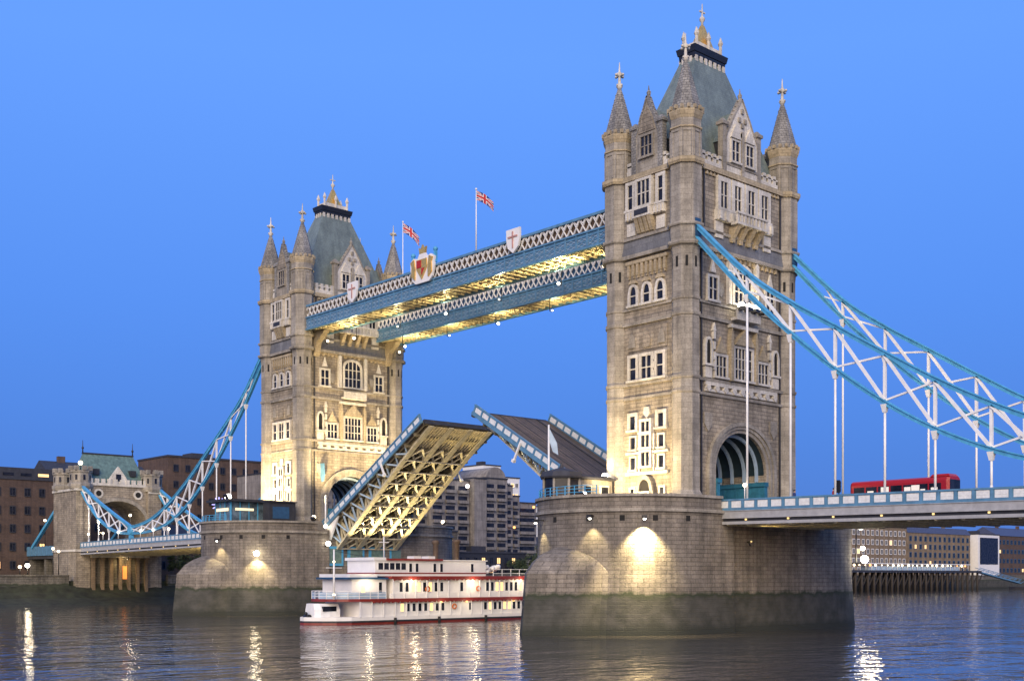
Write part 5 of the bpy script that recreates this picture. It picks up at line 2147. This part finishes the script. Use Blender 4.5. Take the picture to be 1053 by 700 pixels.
def building(label, x, y0, y1, z1, mat_, floors, bays, roof='flat', depth=14, z0=5.6, wd=1.3, ht=1.7, frame='portland', lit=.08, seed=1, roofmat='roof_dark', zb=None, pane='pane_glass', cat='building'):
    t = thing('riverside_building', label, cat, (x, (y0+y1)/2, z0))
    mb = MB()
    mb.box(x-depth, x, y0, y1, z0-.1, z1)
    mb.build('wall', mat_, t)
    mb = MB()
    if roof == 'flat':
        mb.box(x-depth-.2, x+.25, y0-.2, y1+.2, z1, z1+.5)
        mb.box(x-depth*.6, x-depth*.3, y0+(y1-y0)*.3, y0+(y1-y0)*.5, z1+.5, z1+2.2)
    elif roof == 'mansard':
        mb.frust(x-depth/2, (y0+y1)/2, depth/2+.3, (y1-y0)/2+.2, z1, depth/2-1.5, (y1-y0)/2-1.2, z1+3.0)
    else:
        mb.loft([[(x+.4, y0-.2, z1), (x-depth-.4, y0-.2, z1), (x-depth/2, y0-.2, z1+depth*.3)], [(x+.4, y1+.2, z1), (x-depth-.4, y1+.2, z1), (x-depth/2, y1+.2, z1+depth*.3)]])
    rf = mb.build('roof', roofmat, t)
    if roof != 'flat':
        for k in range(3):
            mb = MB()
            y = y0+(y1-y0)*(.2+.3*k)
            mb.box(x-depth/2-.6, x-depth/2+.6, y-1, y+1, z1+1, z1+(depth*.3 if roof == 'pitched' else 3)+1.4)
            mb.build('chimney', mat_, rf)
    if floors:
        facade_windows(t, x, y0+.6, y1-.6, zb or z0+1.5, z1-.8, floors, bays, wd, ht, frame, lit, seed, pane=pane)
    return t

building('dark brick warehouse with a dark attic behind the approach road', -206, -40, 4, 30.5, 'brown_brick', 5, 12, 'flat', 18, seed=3, lit=.10, frame='dark_trim', wd=1.2)
t = bpy.data.objects['riverside_building']
mb = MB()
mb.box(-222, -207.5, -39, 3, 30.95, 33.6)
mb.build('attic', 'roof_dark', t)
for i in range(9):
    if i != 1:
        MB().box(-207.5, -207.4, -36+i*4.3, -33.4+i*4.3, 31.6, 32.3).build('attic_window', 'lit_window' if i in (4, 7) else 'pane_glass', t)
t = building('dark brick block showing over the gatehouse roof end', -226, 4, 33, 33.5, 'brown_brick', 5, 8, 'pitched', 16, seed=5, lit=.03, frame='dark_trim')
building('long dark brown block behind the sweeping far chain', -226, 37.5, 72, 41, 'brown_brick', 7, 9, 'flat', 20, seed=8, lit=.03, frame='dark_trim')
building('low dark brick shed between gatehouse and farther pier', -186, 14, 60, 17, 'brown_brick', 2, 9, 'pitched', 10, seed=2, lit=.12, frame='dark_trim')
# grey concrete hotel, stepping down towards the right
t = thing('stepped_hotel', 'grey concrete hotel of stepped blocks with dark balcony rows beyond the gap', 'hotel', (-200, 120, 5.6))
H = [(52, 84, 35.0, -196), (84, 106, 38.0, -193), (106, 121, 36.2, -191), (121.4, 126.4, 37.0, -189), (126.4, 136, 37.4, -190), (136, 139.4, 35.6, -191.2), (139.4, 142.8, 32.4, -191.7), (142.8, 151, 30.4, -192.5)]
for i, (a, c, z, x) in enumerate(H):
    mb = MB()
    mb.box(x-16, x, a, c-.02, 5.5, z)
    if i == 4:
        mb.tube((x-16, 131.2, z-.5), (x-.02, 131.2, z-.5), 4.3, n=22)
    wb = mb.build('block', 'grey_concrete', t)
    mb = MB()
    mb.box(x-16.2, x+.25, a-.1, c+.08, z, z+.4)
    mb.build('coping', 'dark_trim', wb)
    if i == 3:
        continue
    nf = int((z-11)/3.1)
    for f in range(nf):
        zz = z-2.4-f*3.1
        mb = MB()
        k = max(1, round((c-a)/5.5))
        for q in range(k):
            ya = a+(c-a)*q/k+.5
            yb = a+(c-a)*(q+1)/k-.9
            mb.box(x+.002, x+.06, ya, yb, zz-.6, zz+.7)
        mb.build('window_band', 'pane_glass', wb)
        mb = MB()
        for q in range(k):
            ya = a+(c-a)*q/k+.4
            yb = a+(c-a)*(q+1)/k-.8
            mb.box(x+.003, x+.9, ya, yb, zz-1.55, zz-.6)
        mb.build('balcony', 'grey_concrete', wb)
mb = MB()
mb.ball((-188.3, 118.0, 34.4), .6, 10, 8)
mb.build('sign_light', 'lamp_white', t)
for y, z in ((125.0, 14.6), (137.5, 22.2), (124.6, 12.5), (146.0, 29.0), (148.4, 29.0)):
    mb = MB()
    mb.ball((-188.4, y, z), .42, 8, 6)
    mb.build('facade_lamp', 'lamp_orange' if z > 20 else 'lamp_soft', t)
# pale towers far behind
building('white rounded tower block rising behind the stepped hotel', -300, 219, 229.2, 55, 'hull_white', 9, 5, 'flat', 14, seed=4, lit=.3, frame='white_paint', wd=1.6)
building('cream tower block with flat top right behind the hotel end', -300, 229.6, 240.5, 50.2, 'hull_white', 9, 4, 'flat', 14, seed=9, lit=.35, frame='white_paint', wd=1.6)
building('low pale tower between the hotel and the nearer pier', -300, 246, 254, 38, 'hull_white', 6, 3, 'flat', 12, seed=6, lit=.2, frame='white_paint')
# stone dockside building with columns under the yellow leaf
t = building('tan stone dockside building with tall columns behind the boat', -176, 74, 104, 19.5, 'quay_stone', 0, 0, 'flat', 9, z0=5.6)
for i in range(9):
    mb = MB()
    y = 75.5+i*3.4
    mb.box(-176, -175.3, y-.4, y+.4, 6.9, 17.6)
    mb.build('pilaster', 'quay_stone', t)
for i in range(8):
    mb = MB()
    y = 77.2+i*3.4
    mb.box(-176, -175.9, y-.9, y+.9, 8.5, 15.5)
    mb.build('tall_window', 'pane_glass', t)
t = building('dark dockside shed below the stepped hotel', -178, 104.5, 133, 13.5, 'dark_trim', 2, 9, 'flat', 8, seed=12, lit=.2, frame='dark_trim')
# far right: warehouses along the same bank
building('tan brick warehouse with white-framed windows, nearest the pier end lamps', -196, 328, 391, 29.0, 'tan_brick', 5, 16, 'pitched', 16, seed=21, lit=.04, wd=1.9, ht=2.0, frame='white_paint', roofmat='roof_blue')
building('brown warehouse with blue mansard roof and blue windows', -196, 391.5, 452, 27.0, 'tan_brick', 5, 13, 'mansard', 16, seed=22, lit=.05, wd=1.7, ht=1.9, frame='dark_blue_paint', roofmat='roof_blue')
t = building('tall dark glass block in a pale frame among the far warehouses', -194, 456.5, 479, 27.5, 'hull_white', 0, 0, 'flat', 16)
mb = MB()
mb.box(-194, -193.8, 458.2, 477.2, 12.5, 26.0)
mb.build('glass_front', 'pane_glass', t)
building('brown warehouse with wide blue windows beyond the dark glass block', -196, 481, 560, 27.5, 'brown_brick', 4, 18, 'pitched', 16, seed=25, lit=.06, wd=2.0, ht=1.7, frame='dark_blue_paint', roofmat='roof_blue')
for i, (a, c, z) in enumerate(((152, 200, 16), (202, 262, 22), (264, 326, 25))):
    building(['low brown quayside terrace hidden behind the nearer pier', 'brown quayside warehouse behind the nearer pier', 'tan quayside warehouse under the deck'][i], -200, a, c, z, ['brown_brick', 'brown_brick', 'tan_brick'][i], 4, 10, 'pitched', 14, seed=40+i, lit=.06)

# river pier on piles with a row of lights, and its gangway
t = thing('river_landing', 'dark landing stage on timber piles with a row of bright canopy lights', 'landing stage', (-160, 345, .4))
mb = MB()
mb.box(-168, -156, 270, 384, 8.0, 8.9)
mb.build('deck', 'dark_trim', t)
for i in range(26):
    mb = MB()
    y = 272+i*4.4
    mb.tube((-157, y, -2), (-157, y, 8.0), .5, n=8)
    mb.bar((-157, y, 2), (-157, y+4.4, 7.5), .35)
    mb.build('pile', 'pile_wood', t)
    mb = MB()
    mb.tube((-166, y, -2), (-166, y, 8.0), .5, n=8)
    mb.build('pile', 'pile_wood', t)
mb = MB()
mb.box(-165, -159, 272, 380, 11.4, 11.7)
for i in range(28):
    mb.tube((-159.4, 273+i*3.9, 8.9), (-159.4, 273+i*3.9, 11.4), .1, n=6)
mb.build('canopy', 'white_paint', t)
mb = MB()
mb.box(-164, -160, 300, 372, 8.9, 10.6)
mb.build('waiting_room', 'pale_blue_paint', t)
rnd = random.Random(5)
for i in range(26):
    mb = MB()
    mb.ball((-158.9, 275+i*4.0+rnd.uniform(-.8, .8), 10.9), rnd.uniform(.22, .5), 6, 5)
    mb.build('canopy_lamp', 'lamp_soft' if rnd.random() < .75 else 'lamp_orange', t)
t = thing('gangway', 'sloping blue gangway leading down from the landing stage', 'gangway', (-158, 400, .4))
mb = MB()
mb.bar((-158, 384, 8.4), (-158, 424, 3.2), 2.2, .5)
for s in (-1.1, 1.1):
    mb.bar((-158+s, 384, 10.2), (-158+s, 424, 4.9), .2)
    for i in range(10):
        y = 384+i*4.4
        z = 8.4-i*.57
        mb.bar((-158+s, y, z), (-158+s, y+4.4, z+1.2), .14)
mb.build('truss', 'blue_paint', t)
mb = MB()
mb.box(-162, -154, 422, 455, -.2, 1.6)
mb.build('pontoon', 'dark_trim', t)
mb = MB()
mb.ball((-156, 430, 9.5), .9, 8, 6)
mb.build('pontoon_lamp', 'lamp_soft', t)
for y in (426, 432):
    mb = MB()
    mb.tube((-155, y, -1), (-155, y, 11), .6)
    mb.build('mooring_pile', 'brown_wood', t)

# ------------------------------------------------------------------ trees
def tree(x, y, z, h, r, label, seed):
    rnd = random.Random(seed)
    t = thing('riverside_tree', label, 'tree', (x, y, z), 'dark trees on the quay')
    mb = MB()
    mb.tube((x, y, z), (x, y, z+h*.45), .3, .18)
    for k in range(5):
        a = k*1.3+rnd.random()
        mb.tube((x, y, z+h*(.3+.05*k)), (x+cos(a)*r*.6, y+sin(a)*r*.6, z+h*(.55+.06*k)), .14, .05, n=5)
    mb.build('trunk', 'bark', t)
    mb = MB()
    cl = [(x+rnd.gauss(0, r*.45), y+rnd.gauss(0, r*.45), z+h*(.58+rnd.gauss(0, .16)), r*rnd.uniform(.25, .45)) for _ in range(14)]
    for cx, cy, cz, cr in cl:
        for _ in range(90):
            d = Vector((rnd.gauss(0, 1), rnd.gauss(0, 1), rnd.gauss(0, 1))).normalized()*cr*rnd.random()**.4
            p = Vector((cx, cy, cz))+d
            a = Vector((rnd.gauss(0, 1), rnd.gauss(0, 1), rnd.gauss(0, 1))).normalized()
            b_ = a.orthogonal().normalized()
            s = rnd.uniform(.16, .34)
            mb.face([p-a*s, p+b_*s*.6, p+a*s, p-b_*s*.6])
    mb.build('crown', 'leaf', t)
tree(-174.5, 133.5, 5.6, 8.5, 3.4, 'dark bushy tree on the quay below the hotel steps', 1)
tree(-174.5, 140, 5.6, 10, 4.0, 'tallest dark tree on the quay, close to the nearer pier edge', 2)
tree(-174.5, 127, 5.6, 7, 3.0, 'low dark tree behind the boat stern', 3)
tree(-174.5, 16.5, 5.6, 7.5, 3.2, 'dark tree beside the gatehouse base, the taller of two there', 4)
tree(-176, 22, 5.6, 6, 2.8, 'shorter dark tree between the gatehouse and the farther pier', 5)
tree(-182, 146, 5.6, 12, 4.5, 'dark tree behind the others at the nearer pier edge', 6)

# ------------------------------------------------------------------ lamps along the far bank
def street_lamp(x, y, z, h, label, mt='lamp_soft', r=.4, power=0, col=(1, .8, .5), group=None):
    t = thing('street_lamp', label, 'street lamp', (x, y, z), group)
    mb = MB()
    mb.tube((x, y, z), (x, y, z+h), .12, .08)
    mb.build('post', 'black_metal', t)
    mb = MB()
    mb.ball((x, y, z+h+r*.8), r, 10, 8)
    mb.build('globe', mt, t)
    if power:
        point((x+r+.5, y, z+h+r*.8), power, col, r)
street_lamp(-171.9, -21.0, 7.0, 1.6, 'brightest lamp on the quay wall, with a long reflection in the water', 'lamp_white', .5, 700)
street_lamp(-172.0, -22.6, 7.0, 1.4, 'smaller lamp beside the brightest quay lamp', 'lamp_soft', .36)
street_lamp(-174, -14.6, 7.0, 5.6, 'lamp on the quay under the approach road rail', 'lamp_soft', .32)
street_lamp(-174.5, -13.2, 7.0, 5.0, 'shorter lamp next to the gatehouse foot', 'lamp_soft', .32)
street_lamp(-188, -8.0, 12.4, 4.0, 'lamp on the approach road close to the gatehouse wall', 'lamp_soft', .32)
street_lamp(-196, -8.4, 12.4, 7.5, 'tall lamp on the approach road by the tie chain', 'lamp_soft', .32)
street_lamp(-212, -8.4, 12.4, 5.0, 'short lamp on the approach road far inland of the gatehouse', 'lamp_soft', .32)
street_lamp(-168.5, 1.0, 13.0, 7.4, 'globe lamp glowing inside the gatehouse arch', 'lamp_soft', .32, 300)
t = thing('beacon_lamp', 'glaring lamp on top of the gatehouse corner turret', 'lamp', (-172.7, -8.9, 31.6))
MB().tube((-172.7, -8.9, 30.6), (-172.7, -8.9, 32.0), .12).build('post', 'black_metal', t)
MB().ball((-172.7, -8.9, 32.4), .5, 10, 8).build('globe', 'lamp_soft', t)
for i, (x, w_) in enumerate(((-166, 1), (-158, 0), (-150, 1), (-139, 0), (-133, 1), (-126, 0))):
    t = thing('parapet_lamp', '%s globe lamp out from the gatehouse along the far span parapet' % ('first', 'second', 'third', 'fourth', 'fifth', 'sixth')[i], 'lamp', (x, -9.5, 15.2), 'lamps along the far span parapet')
    MB().tube((x, -9.75, 14.6), (x, -9.75, 15.8), .07).build('post', 'white_paint', t)
    MB().ball((x, -9.75, 16.0), .28, 8, 6).build('globe', 'lamp_soft', t)
t = thing('star_lamp', 'violet star-shaped lamp beside the far chain above the pier', 'lamp', (-92.6, -17.0, 14.3))
MB().tube((-91.6, -17.0, 14.3), (-91.6, -17.0, 18.6), .08).build('post', 'white_paint', t)
mb = MB()
for k in range(6):
    a = pi*k/6
    mb.bar((-91.5, -17.0-1.3*cos(a), 18.9-1.3*sin(a)), (-91.5, -17.0+1.3*cos(a), 18.9+1.3*sin(a)), .12)
mb.build('star', 'lamp_violet', t)
t = thing('clock_lamp', 'round orange lit disc above the boat in front of the stone building', 'lamp', (-174, 98.3, 6.9))
MB().tube((-174, 98.3, 6.9), (-174, 98.3, 14.0), .15).build('post', 'black_metal', t)
MB().tube((-174.1, 98.3, 15.0), (-173.8, 98.3, 15.0), 1.25, n=18).build('disc', 'lamp_orange', t)
